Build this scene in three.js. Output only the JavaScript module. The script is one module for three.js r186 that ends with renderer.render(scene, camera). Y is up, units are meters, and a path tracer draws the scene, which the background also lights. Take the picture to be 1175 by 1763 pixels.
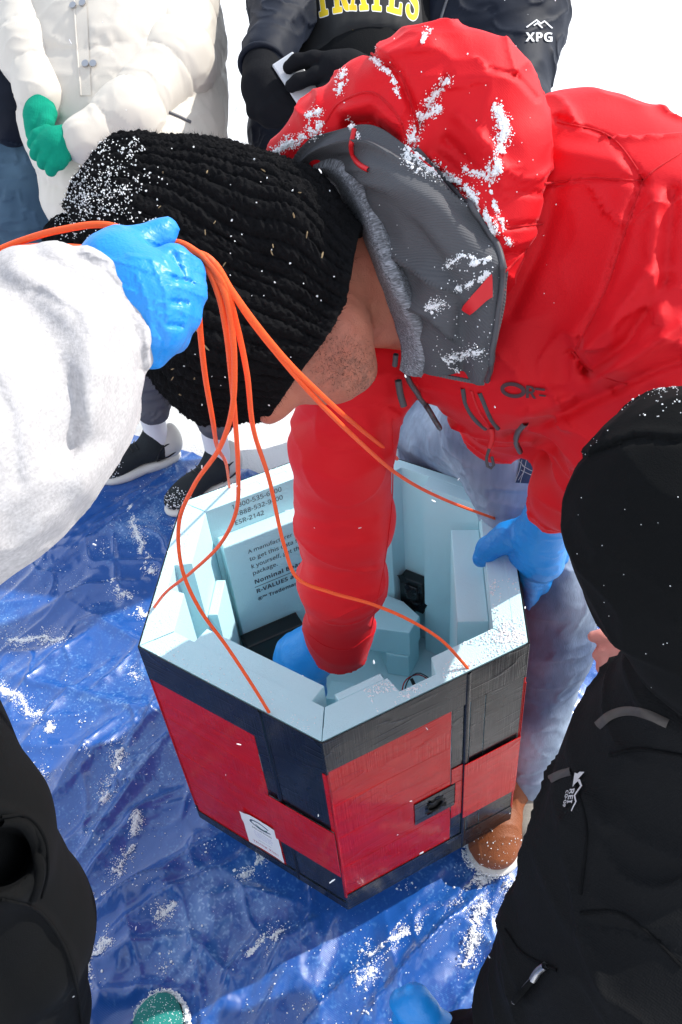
import * as THREE from 'three';
import { RoundedBoxGeometry } from 'three/addons/geometries/RoundedBoxGeometry.js';
import { mergeGeometries } from 'three/addons/utils/BufferGeometryUtils.js';

const scene = new THREE.Scene();
const V = (x, y, z) => new THREE.Vector3(x, y, z);

// ---------------------------------------------------------------- camera
const PW = 1175, PH = 1763, FOC = 1440, CAMY = 1.7;
const camera = new THREE.PerspectiveCamera(2 * Math.atan(PH / 2 / FOC) * 180 / Math.PI, PW / PH, 0.05, 400);
const PITCH = 0.714, ROLL = -0.1012;
const FW = V(0, -Math.sin(PITCH), -Math.cos(PITCH));
const R0 = V(1, 0, 0), U0 = V().crossVectors(R0, FW);
const RT = R0.clone().multiplyScalar(Math.cos(ROLL)).addScaledVector(U0, Math.sin(ROLL));
const UP = U0.clone().multiplyScalar(Math.cos(ROLL)).addScaledVector(R0, -Math.sin(ROLL));
camera.position.set(0, CAMY, 0);
camera.quaternion.setFromRotationMatrix(new THREE.Matrix4().makeBasis(RT, UP, FW.clone().negate()));
camera.updateMatrixWorld();

// ---------------------------------------------------------------- daylight
const SUN_AZ = 112 * Math.PI / 180, SUN_EL = 40 * Math.PI / 180;
const SUN = V(Math.sin(SUN_AZ) * Math.cos(SUN_EL), Math.sin(SUN_EL), Math.cos(SUN_AZ) * Math.cos(SUN_EL));
const sun = new THREE.DirectionalLight(new THREE.Color(1, 0.955, 0.88), 3.6);
sun.position.copy(SUN).multiplyScalar(12).add(V(0, 0.5, -1.2)); sun.target.position.set(0, 0.5, -1.2);
sun.castShadow = true; sun.shadow.radius = 1.5; sun.shadow.mapSize.set(2048, 2048);
Object.assign(sun.shadow.camera, { left: -4, right: 4, top: 4, bottom: -4, near: 1, far: 30 });
scene.add(sun, sun.target);
{ // pale winter sky, milky towards the horizon
  const w = 256, h = 128, a = new Float32Array(w * h * 4);
  for (let j = 0; j < h; j++) for (let i = 0; i < w; i++) {
    const el = ((j + 0.5) / h - 0.5) * Math.PI, az = ((i + 0.5) / w - 0.5) * 2 * Math.PI;
    const dx = Math.cos(el) * Math.cos(az), dy = Math.sin(el), dz = Math.cos(el) * Math.sin(az);
    const t = Math.pow(Math.max(0, dy), 0.5), c = Math.max(0, dx * SUN.x + dy * SUN.y + dz * SUN.z);
    const g = 0.35 * Math.pow(c, 6) + 0.5 * Math.pow(c, 40);
    const k = 4 * (j * w + i);
    a[k] = 1.15 + (0.48 - 1.15) * t + g; a[k + 1] = 1.17 + (0.57 - 1.17) * t + g * 0.97; a[k + 2] = 1.2 + (0.72 - 1.2) * t + g * 0.9; a[k + 3] = 1;
  }
  const sky = new THREE.DataTexture(a, w, h, THREE.RGBAFormat, THREE.FloatType);
  sky.mapping = THREE.EquirectangularReflectionMapping; sky.magFilter = THREE.LinearFilter; sky.minFilter = THREE.LinearFilter; sky.needsUpdate = true;
  scene.background = sky; scene.environment = sky;
}
const renderer = new THREE.WebGLRenderer({ antialias: true });
renderer.toneMapping = THREE.LinearToneMapping;
renderer.toneMappingExposure = 1.5;
renderer.shadowMap.enabled = true;

// ---------------------------------------------------------------- helpers
const P = (x, y, d) => V(0, CAMY, 0).addScaledVector(FW, d).addScaledVector(RT, (x - PW / 2) / FOC * d).addScaledVector(UP, -(y - PH / 2) / FOC * d);
const onPlane = (x, y, h = 0) => { const r = P(x, y, 1); r.y -= CAMY; return V(0, CAMY, 0).addScaledVector(r, (h - CAMY) / r.y); };
const toPix = p => { const d = p.clone(); d.y -= CAMY; const z = d.dot(FW); return [PW / 2 + FOC * d.dot(RT) / z, PH / 2 - FOC * d.dot(UP) / z, z]; };
const _q = [0, 0, 0], pix = (x, y, z) => { y -= CAMY; const d = x * FW.x + y * FW.y + z * FW.z; _q[0] = PW / 2 + FOC * (x * RT.x + y * RT.y + z * RT.z) / d; _q[1] = PH / 2 - FOC * (x * UP.x + y * UP.y + z * UP.z) / d; _q[2] = d; return _q; };
// fold strokes: ridges (+) and valleys (-) drawn along lines on a garment's near side
function strokes(list, dmax = 9) {
  const T = list.map(([pts, w, h]) => { let x0 = 1e9, x1 = -1e9, y0 = 1e9, y1 = -1e9; for (const p of pts) { x0 = Math.min(x0, p[0]); x1 = Math.max(x1, p[0]); y0 = Math.min(y0, p[1]); y1 = Math.max(y1, p[1]); } return { pts, w, h, x0: x0 - 3 * w, x1: x1 + 3 * w, y0: y0 - 3 * w, y1: y1 + 3 * w }; });
  return (x, y, z) => {
    y -= CAMY; const d = x * FW.x + y * FW.y + z * FW.z; if (d > dmax) return 0; const X = PW / 2 + FOC * (x * RT.x + y * RT.y + z * RT.z) / d, Y = PH / 2 - FOC * (x * UP.x + y * UP.y + z * UP.z) / d; let s = 0;
    for (const t of T) { if (X < t.x0 || X > t.x1 || Y < t.y0 || Y > t.y1) continue; let b = 1e12; for (let i = 0; i < t.pts.length - 1; i++) { const ax = t.pts[i][0], ay = t.pts[i][1], ex = t.pts[i + 1][0] - ax, ey = t.pts[i + 1][1] - ay, k = clamp(((X - ax) * ex + (Y - ay) * ey) / (ex * ex + ey * ey)), dx = X - ax - k * ex, dy = Y - ay - k * ey, q = dx * dx + dy * dy; if (q < b) b = q; } s += t.h * Math.exp(-b / (t.w * t.w)); }
    return s;
  };
}
let seed = 12345;
const rnd = () => { seed = (seed + 0x6D2B79F5) | 0; let t = Math.imul(seed ^ (seed >>> 15), 1 | seed); t = (t + Math.imul(t ^ (t >>> 7), 61 | t)) ^ t; return ((t ^ (t >>> 14)) >>> 0) / 4294967296; };
const rr = (a, b) => a + (b - a) * rnd();
const clamp = (x, a = 0, b = 1) => x < a ? a : x > b ? b : x;
const sstep = (a, b, x) => { const t = clamp((x - a) / (b - a)); return t * t * (3 - 2 * t); };
const lerp = (a, b, t) => a + (b - a) * t;
function h3(x, y, z) { let h = Math.imul(x | 0, 374761393) ^ Math.imul(y | 0, 668265263) ^ Math.imul(z | 0, 2147483647 ^ 0x2c1b3c6d); h = Math.imul(h ^ (h >>> 13), 1274126177); h ^= h >>> 16; return (h >>> 0) / 2147483648 - 1; }
function noise(x, y, z = 0) {
  const X = Math.floor(x), Y = Math.floor(y), Z = Math.floor(z); x -= X; y -= Y; z -= Z;
  const u = x * x * x * (x * (x * 6 - 15) + 10), v = y * y * y * (y * (y * 6 - 15) + 10), w = z * z * z * (z * (z * 6 - 15) + 10);
  const a = lerp(lerp(h3(X, Y, Z), h3(X + 1, Y, Z), u), lerp(h3(X, Y + 1, Z), h3(X + 1, Y + 1, Z), u), v);
  const b = lerp(lerp(h3(X, Y, Z + 1), h3(X + 1, Y, Z + 1), u), lerp(h3(X, Y + 1, Z + 1), h3(X + 1, Y + 1, Z + 1), u), v);
  return lerp(a, b, w);
}
const fbm = (x, y, z = 0, o = 3) => { let s = 0, a = 0.5; for (let i = 0; i < o; i++) { s += a * noise(x, y, z); x = x * 2.03 + 7.1; y = y * 2.03 + 3.7; z = z * 2.03 + 1.3; a *= 0.5; } return s; };
const names = {};
const numbered = n => { names[n] = (names[n] || 0) + 1; return names[n] === 1 ? n : n + '_' + String(names[n] - 1).padStart(3, '0'); };
function shade(o) { o.traverse(m => { if (m.isMesh) { m.castShadow = true; m.receiveShadow = true; } }); return o; }
function thing(name, label, category, pos, group) {
  const o = new THREE.Group(); o.name = numbered(name); o.userData = { label, category }; if (group) o.userData.group = group;
  if (pos) o.position.copy(pos); scene.add(o); o.updateMatrixWorld(); return o;
}
function part(name, geo, mat, parent, kind) {   // geometry in world space; moved into the parent's frame
  const m = new THREE.Mesh(geo, mat); m.name = name; m.castShadow = m.receiveShadow = true;
  if (parent) { const inv = parent.matrixWorld.clone().invert(); m.geometry.applyMatrix4(inv); parent.add(m); m.updateMatrixWorld(); }
  if (kind) m.userData.kind = kind; return m;
}
function struct(name, geo, mat) { const m = new THREE.Mesh(geo, mat); m.name = name; m.userData.kind = 'structure'; m.receiveShadow = m.castShadow = true; scene.add(m); return m; }
const col = (hex) => new THREE.Color(hex);

// ---- textures (grain only)
function tex(size, fn, srgb = false, chan = 1) {
  const a = new Uint8Array(size * size * 4);
  for (let j = 0; j < size; j++) for (let i = 0; i < size; i++) {
    const v = fn(i / size, j / size, i, j), k = 4 * (j * size + i);
    if (typeof v === 'number') { a[k] = a[k + 1] = a[k + 2] = clamp(v) * 255; } else { a[k] = clamp(v[0]) * 255; a[k + 1] = clamp(v[1]) * 255; a[k + 2] = clamp(v[2]) * 255; }
    a[k + 3] = 255;
  }
  const t = new THREE.DataTexture(a, size, size); t.wrapS = t.wrapT = THREE.RepeatWrapping; t.magFilter = THREE.LinearFilter; t.minFilter = THREE.LinearMipmapLinearFilter; t.generateMipmaps = true;
  if (srgb) t.colorSpace = THREE.SRGBColorSpace; t.needsUpdate = true; return t;
}
const tnoise = (u, v, f, s = 0) => { // tileable value noise, f cells
  const x = u * f, y = v * f, X = Math.floor(x), Y = Math.floor(y), a = x - X, b = y - Y, m = k => ((k % f) + f) % f;
  const p = a * a * (3 - 2 * a), q = b * b * (3 - 2 * b);
  return lerp(lerp(h3(m(X), m(Y), s), h3(m(X + 1), m(Y), s), p), lerp(h3(m(X), m(Y + 1), s), h3(m(X + 1), m(Y + 1), s), p), q);
};
const tnoise2 = (u, v, fx, fy, s = 0) => {
  const x = u * fx, y = v * fy, X = Math.floor(x), Y = Math.floor(y), a = x - X, b = y - Y, m = (k, f) => ((k % f) + f) % f;
  const p = a * a * (3 - 2 * a), q = b * b * (3 - 2 * b);
  return lerp(lerp(h3(m(X, fx), m(Y, fy), s), h3(m(X + 1, fx), m(Y, fy), s), p), lerp(h3(m(X, fx), m(Y + 1, fy), s), h3(m(X + 1, fx), m(Y + 1, fy), s), p), q);
};
const rep = (t, sx, sy = sx) => { const c = t.clone(); c.repeat.set(sx, sy); c.needsUpdate = true; return c; };

// ---- signed distance solids and a surface-nets mesher
function cone(a, ra, b, rb) {
  const bx = b.x - a.x, by = b.y - a.y, bz = b.z - a.z, l2 = bx * bx + by * by + bz * bz, q = ra - rb, a2 = l2 - q * q;
  const cx = (a.x + b.x) / 2, cy = (a.y + b.y) / 2, cz = (a.z + b.z) / 2, br = Math.sqrt(l2) / 2 + Math.max(ra, rb);
  let f;
  if (a2 <= 1e-9) { const c = ra > rb ? a : b, r = Math.max(ra, rb); f = (x, y, z) => Math.hypot(x - c.x, y - c.y, z - c.z) - r; }
  else {
    const il2 = 1 / l2, ax = a.x, ay = a.y, az = a.z, sg = Math.sign(q);
    f = (x, y, z) => {
      x -= ax; y -= ay; z -= az; const yy = x * bx + y * by + z * bz, zz = yy - l2;
      const vx = x * l2 - bx * yy, vy = y * l2 - by * yy, vz = z * l2 - bz * yy, x2 = vx * vx + vy * vy + vz * vz, y2 = yy * yy * l2, z2 = zz * zz * l2, k = sg * q * q * x2;
      if (Math.sign(zz) * a2 * z2 > k) return Math.sqrt(x2 + z2) * il2 - rb;
      if (Math.sign(yy) * a2 * y2 < k) return Math.sqrt(x2 + y2) * il2 - ra;
      return (Math.sqrt(x2 * a2 * il2) + yy * q) * il2 - ra;
    };
  }
  return { f, c: [cx, cy, cz], r: br, pts: [[a, ra], [b, rb]] };
}
function ell(c, ax, ay, az) { // axes as vectors with length = radius
  const rx = ax.length(), ry = ay.length(), rz = az.length(), X = ax.clone().divideScalar(rx), Y = ay.clone().divideScalar(ry), Z = az.clone().divideScalar(rz), R = Math.max(rx, ry, rz);
  return { f: (x, y, z) => { x -= c.x; y -= c.y; z -= c.z; const u = (x * X.x + y * X.y + z * X.z) / rx, v = (x * Y.x + y * Y.y + z * Y.z) / ry, w = (x * Z.x + y * Z.y + z * Z.z) / rz; const k0 = Math.sqrt(u * u + v * v + w * w), k1 = Math.sqrt(u * u / rx / rx + v * v / ry / ry + w * w / rz / rz); return k1 < 1e-9 ? -Math.min(rx, ry, rz) : k0 * (k0 - 1) / k1; }, c: [c.x, c.y, c.z], r: R, pts: [[c, R]] };
}
// photo-pixel sphere chain -> tapered capsules: [px, py, depth, radius in px]
const S = (p) => [P(p[0], p[1], p[2]), p[3] * p[2] / FOC];
function chain(list) { const o = []; for (let i = 0; i < list.length - 1; i++) { const a = S(list[i]), b = S(list[i + 1]); o.push(cone(a[0], a[1], b[0], b[1])); } return o; }
function wchain(list) { const o = []; for (let i = 0; i < list.length - 1; i++) o.push(cone(list[i][0], list[i][1], list[i + 1][0], list[i + 1][1])); return o; }
const blob = (...p) => { const s = S(p); return cone(s[0], s[1], s[0].clone().add(V(1e-4, 0, 0)), s[1]); };
function smin(prims, k) {
  return (x, y, z) => {
    let d = 1e3;
    for (let i = 0; i < prims.length; i++) {
      const p = prims[i], c = p.c, lb = Math.sqrt((x - c[0]) * (x - c[0]) + (y - c[1]) * (y - c[1]) + (z - c[2]) * (z - c[2])) - p.r;
      if (lb > d + k) continue;
      const e = p.f(x, y, z), kk = p.k || k, h = Math.max(kk - Math.abs(d - e), 0) / kk;
      d = Math.min(d, e) - h * h * kk * 0.25;
    }
    return d;
  };
}
function bounds(prims, pad) {
  const b = new THREE.Box3(); for (const p of prims) for (const [c, r] of p.pts) { b.expandByPoint(V(c.x - r, c.y - r, c.z - r)); b.expandByPoint(V(c.x + r, c.y + r, c.z + r)); }
  b.expandByScalar(pad); return b;
}
function mesher(sdf, box, cell, margin = 0.02) {
  const nx = Math.ceil((box.max.x - box.min.x) / cell) + 2, ny = Math.ceil((box.max.y - box.min.y) / cell) + 2, nz = Math.ceil((box.max.z - box.min.z) / cell) + 2;
  const g = new Float32Array(nx * ny * nz).fill(NaN), B = 8, ox = box.min.x, oy = box.min.y, oz = box.min.z, hd = B * cell * 0.87;
  const act = [];
  for (let bz = 0; bz < nz; bz += B) for (let by = 0; by < ny; by += B) for (let bx = 0; bx < nx; bx += B) {
    const d = sdf(ox + (bx + B / 2) * cell, oy + (by + B / 2) * cell, oz + (bz + B / 2) * cell);
    if (Math.abs(d) > hd * 1.35 + margin) continue; act.push([bx, by, bz]);
    for (let z = bz; z <= Math.min(bz + B, nz - 1); z++) for (let y = by; y <= Math.min(by + B, ny - 1); y++) for (let x = bx; x <= Math.min(bx + B, nx - 1); x++) {
      const k = x + nx * (y + ny * z); if (g[k] !== g[k]) g[k] = sdf(ox + x * cell, oy + y * cell, oz + z * cell);
    }
  }
  const vid = new Map(), pos = [], idx = [];
  const off = [0, 1, nx, nx + 1, nx * ny, nx * ny + 1, nx * ny + nx, nx * ny + nx + 1];
  const vert = (x, y, z) => {
    const k = x + nx * (y + ny * z), e = vid.get(k); if (e !== undefined) return e;
    const v = []; for (let i = 0; i < 8; i++) v.push(g[k + off[i]]);
    let sx = 0, sy = 0, sz = 0, n = 0;
    for (let i = 0; i < 8; i++) for (let b = 1; b < 8; b <<= 1) { const j = i | b; if (j === i) continue; const p = v[i], q = v[j]; if ((p < 0) === (q < 0)) continue; const t = p / (p - q); sx += (i & 1) + (b === 1 ? t : 0); sy += ((i >> 1) & 1) + (b === 2 ? t : 0); sz += ((i >> 2) & 1) + (b === 4 ? t : 0); n++; }
    if (!n || !(sx + sy + sz === sx + sy + sz)) { sx = sy = sz = 0.5; n = 1; }
    pos.push(ox + (x + sx / n) * cell, oy + (y + sy / n) * cell, oz + (z + sz / n) * cell); const id = pos.length / 3 - 1; vid.set(k, id); return id;
  };
  const quad = (a, b, c, d, flip) => { if (flip) idx.push(a, c, b, a, d, c); else idx.push(a, b, c, a, c, d); };
  for (const [bx, by, bz] of act) for (let z = bz; z < Math.min(bz + B, nz - 1); z++) for (let y = by; y < Math.min(by + B, ny - 1); y++) for (let x = bx; x < Math.min(bx + B, nx - 1); x++) {
    const k = x + nx * (y + ny * z), a = g[k] < 0; if (g[k] !== g[k]) continue;
    if (y > 0 && z > 0) { const q = g[k + 1]; if (q === q && (q < 0) !== a) quad(vert(x, y - 1, z - 1), vert(x, y, z - 1), vert(x, y, z), vert(x, y - 1, z), !a); }
    if (x > 0 && z > 0) { const q = g[k + nx]; if (q === q && (q < 0) !== a) quad(vert(x - 1, y, z - 1), vert(x - 1, y, z), vert(x, y, z), vert(x, y, z - 1), !a); }
    if (x > 0 && y > 0) { const q = g[k + nx * ny]; if (q === q && (q < 0) !== a) quad(vert(x - 1, y - 1, z), vert(x, y - 1, z), vert(x, y, z), vert(x - 1, y, z), !a); }
  }
  const N = pos.length / 3, nor = new Float32Array(pos.length), e = cell * 0.6;
  for (let i = 0; i < N; i++) {
    const x = pos[3 * i], y = pos[3 * i + 1], z = pos[3 * i + 2];
    let a = sdf(x + e, y, z) - sdf(x - e, y, z), b = sdf(x, y + e, z) - sdf(x, y - e, z), c = sdf(x, y, z + e) - sdf(x, y, z - e); const l = Math.hypot(a, b, c) || 1;
    nor[3 * i] = a / l; nor[3 * i + 1] = b / l; nor[3 * i + 2] = c / l;
  }
  return { pos, nor, idx };
}
// finish: box-projected uv in metres, optional vertex colours
function toGeo({ pos, nor, idx }, colour) {
  const n = idx.length, p = new Float32Array(n * 3), q = new Float32Array(n * 3), uv = new Float32Array(n * 2), c = colour ? new Float32Array(n * 3) : null;
  let cc; if (colour) { cc = new Float32Array(pos.length); for (let i = 0; i < pos.length; i += 3) { const k = colour(pos[i], pos[i + 1], pos[i + 2], nor[i], nor[i + 1], nor[i + 2]); cc[i] = k[0]; cc[i + 1] = k[1]; cc[i + 2] = k[2]; } }
  for (let t = 0; t < n; t += 3) {
    const A = idx[t] * 3, B = idx[t + 1] * 3, C = idx[t + 2] * 3, mx = Math.abs(nor[A] + nor[B] + nor[C]), my = Math.abs(nor[A + 1] + nor[B + 1] + nor[C + 1]), mz = Math.abs(nor[A + 2] + nor[B + 2] + nor[C + 2]);
    const ax = mx > my && mx > mz ? 0 : my > mz ? 1 : 2;
    for (let j = 0; j < 3; j++) {
      const k = idx[t + j] * 3, o = (t + j) * 3;
      for (let m = 0; m < 3; m++) { p[o + m] = pos[k + m]; q[o + m] = nor[k + m]; if (c) c[o + m] = cc[k + m]; }
      uv[(t + j) * 2] = ax === 0 ? pos[k + 2] : pos[k]; uv[(t + j) * 2 + 1] = ax === 1 ? pos[k + 2] : pos[k + 1];
    }
  }
  const g = new THREE.BufferGeometry(); g.setAttribute('position', new THREE.BufferAttribute(p, 3)); g.setAttribute('normal', new THREE.BufferAttribute(q, 3)); g.setAttribute('uv', new THREE.BufferAttribute(uv, 2)); if (c) g.setAttribute('color', new THREE.BufferAttribute(c, 3));
  return g;
}
// cloth solid: capsule list, blend radius k, cell, wrinkle function (metres, added outward)
function solid(prims, k, cell, wrinkle, colour, cut) {
  const base = smin(prims, k);
  let f = wrinkle ? (x, y, z) => { const d = base(x, y, z); return d > 0.05 || d < -0.05 ? d : d - wrinkle(x, y, z, d); } : base;
  if (cut) { const g = f; f = (x, y, z) => Math.max(g(x, y, z), cut(x, y, z)); }
  const raw = mesher(f, bounds(prims, 0.02), cell), geo = toGeo(raw, colour); geo.userData.raw = raw; return geo;
}
// sheet through curves given as [[px,py,depth],...]; closed shell with a thickness
function sheet(curves, nu, nv, thick, bump) {
  const cs = curves.map(c => new THREE.CatmullRomCurve3(c.map(p => p.isVector3 ? p : P(p[0], p[1], p[2])), false, 'centripetal'));
  const rows = []; for (let i = 0; i <= nu; i++) { const u = i / nu; const cr = new THREE.CatmullRomCurve3(cs.map(c => c.getPoint(u)), false, 'centripetal'); const r = []; for (let j = 0; j <= nv; j++) r.push(cr.getPoint(j / nv)); rows.push(r); }
  const nrm = (i, j) => { const a = rows[Math.min(nu, i + 1)][j].clone().sub(rows[Math.max(0, i - 1)][j]), b = rows[i][Math.min(nv, j + 1)].clone().sub(rows[i][Math.max(0, j - 1)]); const n = a.cross(b).normalize(); const tc = V(0, CAMY, 0).sub(rows[i][j]); if (n.dot(tc) < 0) n.negate(); return n; };
  const front = [], back = []; const pos = [], uv = [], idx = [];
  let su = 0;
  for (let i = 0; i <= nu; i++) { front.push([]); back.push([]); if (i) su += rows[i][0].distanceTo(rows[i - 1][0]); let sv = 0; for (let j = 0; j <= nv; j++) { const n = nrm(i, j), b = bump ? bump(i / nu, j / nv, rows[i][j]) : 0; if (j) sv += rows[i][j].distanceTo(rows[i][j - 1]); const a = rows[i][j].clone().addScaledVector(n, b), e = Math.min(i, nu - i, j, nv - j) === 0 ? 0.25 : 1; front[i].push(pos.length / 3); pos.push(...a.clone().addScaledVector(n, thick * 0.5 * e).toArray()); uv.push(su, sv); back[i].push(pos.length / 3); pos.push(...a.addScaledVector(n, -thick * 0.5 * e).toArray()); uv.push(su, sv); } }
  const q = (a, b, c, d) => idx.push(a, b, c, a, c, d);
  for (let i = 0; i < nu; i++) for (let j = 0; j < nv; j++) { q(front[i][j], front[i + 1][j], front[i + 1][j + 1], front[i][j + 1]); q(back[i][j], back[i][j + 1], back[i + 1][j + 1], back[i + 1][j]); }
  for (let i = 0; i < nu; i++) for (const j of [0, nv]) q(front[i][j], back[i][j], back[i + 1][j], front[i + 1][j]);
  for (let j = 0; j < nv; j++) for (const i of [0, nu]) q(front[i][j], front[i][j + 1], back[i][j + 1], back[i][j]);
  const g = new THREE.BufferGeometry(); g.setAttribute('position', new THREE.Float32BufferAttribute(pos, 3)); g.setAttribute('uv', new THREE.Float32BufferAttribute(uv, 2)); g.setIndex(idx); g.computeVertexNormals(); return g;
}
function tube(pts, r, seg = 8, n = 0) { const c = new THREE.CatmullRomCurve3(pts, false, 'centripetal'); return new THREE.TubeGeometry(c, n || Math.max(8, Math.round(c.getLength() / 0.008)), r, seg, false); }
// which surface lies under a photo pixel: z-buffer over chosen meshes, so trims and snow can be laid on them
class Under {
  constructor(meshes) { this.d = new Float32Array(PW * PH).fill(Infinity); this.n = new Map(); for (const m of meshes) this.add(m); }
  add(m) {
    const g = m.geometry, p = g.attributes.position, ix = g.index, n = ix ? ix.count : p.count, M = m.matrixWorld; const v = V(), px = new Float64Array(p.count * 3);
    for (let i = 0; i < p.count; i++) { v.fromBufferAttribute(p, i).applyMatrix4(M); const q = toPix(v); px[3 * i] = q[0]; px[3 * i + 1] = q[1]; px[3 * i + 2] = 1 / q[2]; }
    for (let t = 0; t < n; t += 3) {
      const a = 3 * (ix ? ix.getX(t) : t), b = 3 * (ix ? ix.getX(t + 1) : t + 1), c = 3 * (ix ? ix.getX(t + 2) : t + 2);
      if (px[a + 2] <= 0 || px[b + 2] <= 0 || px[c + 2] <= 0) continue;
      const x0 = Math.max(0, Math.ceil(Math.min(px[a], px[b], px[c]))), x1 = Math.min(PW - 1, Math.floor(Math.max(px[a], px[b], px[c]))), y0 = Math.max(0, Math.ceil(Math.min(px[a + 1], px[b + 1], px[c + 1]))), y1 = Math.min(PH - 1, Math.floor(Math.max(px[a + 1], px[b + 1], px[c + 1])));
      const ar = (px[b] - px[a]) * (px[c + 1] - px[a + 1]) - (px[c] - px[a]) * (px[b + 1] - px[a + 1]); if (!ar) continue;
      for (let y = y0; y <= y1; y++) for (let x = x0; x <= x1; x++) {
        const w1 = ((x - px[a]) * (px[c + 1] - px[a + 1]) - (px[c] - px[a]) * (y - px[a + 1])) / ar, w2 = ((px[b] - px[a]) * (y - px[a + 1]) - (x - px[a]) * (px[b + 1] - px[a + 1])) / ar, w0 = 1 - w1 - w2;
        if (w0 < -1e-6 || w1 < -1e-6 || w2 < -1e-6) continue;
        const z = 1 / (w0 * px[a + 2] + w1 * px[b + 2] + w2 * px[c + 2]), k = y * PW + x; if (z < this.d[k]) this.d[k] = z;
      }
    }
    return this;
  }
  depth(x, y) { x = clamp(Math.round(x), 0, PW - 1); y = clamp(Math.round(y), 0, PH - 1); let d = this.d[y * PW + x]; if (d === Infinity) { for (let r = 1; r < 25 && d === Infinity; r++) for (let j = -r; j <= r; j++) for (let i = -r; i <= r; i++) { const X = x + i, Y = y + j; if (X >= 0 && Y >= 0 && X < PW && Y < PH) d = Math.min(d, this.d[Y * PW + X]); } } return d; }
  hit(x, y) { const X = Math.round(x), Y = Math.round(y); return X >= 0 && Y >= 0 && X < PW && Y < PH && this.d[Y * PW + X] < Infinity; }
  normal(x, y, s = 3) { const a = P(x + s, y, this.depth(x + s, y)).sub(P(x - s, y, this.depth(x - s, y))), b = P(x, y + s, this.depth(x, y + s)).sub(P(x, y - s, this.depth(x, y - s))); const n = b.cross(a).normalize(); if (n.dot(P(x, y, 1).sub(V(0, CAMY, 0))) > 0) n.negate(); return n; }
  at(x, y, lift = 0) { const p = P(x, y, this.depth(x, y)); if (lift) p.addScaledVector(this.normal(x, y), lift); return p; }
  line(pts, r, lift = 0, step = 8, seg = 6) { // a raised seam / cord lying on the surface
    const c = new THREE.CatmullRomCurve3(pts.map(p => V(p[0], p[1], 0)), false, 'centripetal'), n = Math.max(4, Math.round(c.getLength() / step)), o = []; let last = null;
    for (const q of c.getSpacedPoints(n)) { let d = this.depth(q.x, q.y); if (last !== null) d = clamp(d, last - 0.02, last + 0.02); last = d; o.push(P(q.x, q.y, d).addScaledVector(this.normal(q.x, q.y), lift)); }
    return tube(o, r, seg, n * 2);
  }
  ribbon(pts, w, lift, taper = 0) { // flat band laid along a line on the surface
    const c = new THREE.CatmullRomCurve3(pts.map(p => V(p[0], p[1], 0)), false, 'centripetal'), n = Math.max(6, Math.round(c.getLength() / 5)), pos = [], idx = [], A = c.getSpacedPoints(n), m = 6;
    for (let i = 0; i <= n; i++) { const a = A[Math.max(0, i - 1)], b = A[Math.min(n, i + 1)], l = Math.hypot(b.x - a.x, b.y - a.y), nx = -(b.y - a.y) / l, ny = (b.x - a.x) / l; for (let j = 0; j <= m; j++) { const t = (j / m * 2 - 1), x = A[i].x + nx * t * w, y = A[i].y + ny * t * w, e = lift * (1 - 0.6 * t * t), p = this.at(x, y).addScaledVector(this.normal(x, y, 5), e); pos.push(p.x, p.y, p.z); } }
    for (let i = 0; i < n; i++) for (let j = 0; j < m; j++) { const a = i * (m + 1) + j; idx.push(a, a + 1, a + m + 1, a + 1, a + m + 2, a + m + 1); }
    const g = new THREE.BufferGeometry(); g.setAttribute('position', new THREE.Float32BufferAttribute(pos, 3)); g.setIndex(idx); g.computeVertexNormals(); return g;
  }
  patch(corners, nu, nv, lift) { // quad print laid on the surface, corners tl,tr,br,bl in pixels
    const pos = [], uv = [], idx = [];
    const Q = corners.map(c => this.at(c[0], c[1])); // the print has its own flat layout in metres; it is draped on the surface
    for (let j = 0; j <= nv; j++) for (let i = 0; i <= nu; i++) { const u = i / nu, v = j / nv, w = Q[0].clone().lerp(Q[1], u).lerp(Q[3].clone().lerp(Q[2], u), v), [x, y] = toPix(w), p = this.at(x, y).addScaledVector(this.normal(x, y, 6), lift); pos.push(p.x, p.y, p.z); uv.push(u, 1 - v); }
    for (let j = 0; j < nv; j++) for (let i = 0; i < nu; i++) { const a = j * (nu + 1) + i; idx.push(a, a + nu + 1, a + 1, a + 1, a + nu + 1, a + nu + 2); }
    const g = new THREE.BufferGeometry(); g.setAttribute('position', new THREE.Float32BufferAttribute(pos, 3)); g.setAttribute('uv', new THREE.Float32BufferAttribute(uv, 2)); g.setIndex(idx); g.computeVertexNormals(); return g;
  }
}
// many small crumbs joined: [Vector3, size, stretch]
const crumbBase = (() => { const g = new THREE.IcosahedronGeometry(1, 0); g.deleteAttribute('uv'); return g; })();
const crumbVar = [0, 1, 2].map(k => { const g = crumbBase.clone(), p = g.attributes.position; for (let i = 0; i < p.count; i++) { const x = p.getX(i), y = p.getY(i), z = p.getZ(i), s = 1 + 0.45 * noise(x * 2 + k * 9, y * 2, z * 2); p.setXYZ(i, x * s, y * s, z * s); } g.computeVertexNormals(); return g; });
function crumbs(list, mat, name, parent) {
  const m = new THREE.InstancedMesh(crumbVar[list.length % 3], mat, list.length), M = new THREE.Matrix4(), q = new THREE.Quaternion(), e = new THREE.Euler(), inv = parent && parent.isObject3D && parent !== scene ? parent.matrixWorld.clone().invert() : null;
  list.forEach(([p, s, st], i) => { e.set(rr(0, 6), rr(0, 6), rr(0, 6)); q.setFromEuler(e); M.compose(p, q, st ? V(s, s * st, s) : V(s * rr(0.7, 1.3), s * rr(0.6, 1.1), s * rr(0.7, 1.3))); if (inv) M.premultiply(inv); m.setMatrixAt(i, M); });
  m.name = name; m.userData.kind = 'stuff'; m.castShadow = m.receiveShadow = true; (parent || scene).add(m); return m;
}
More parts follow.
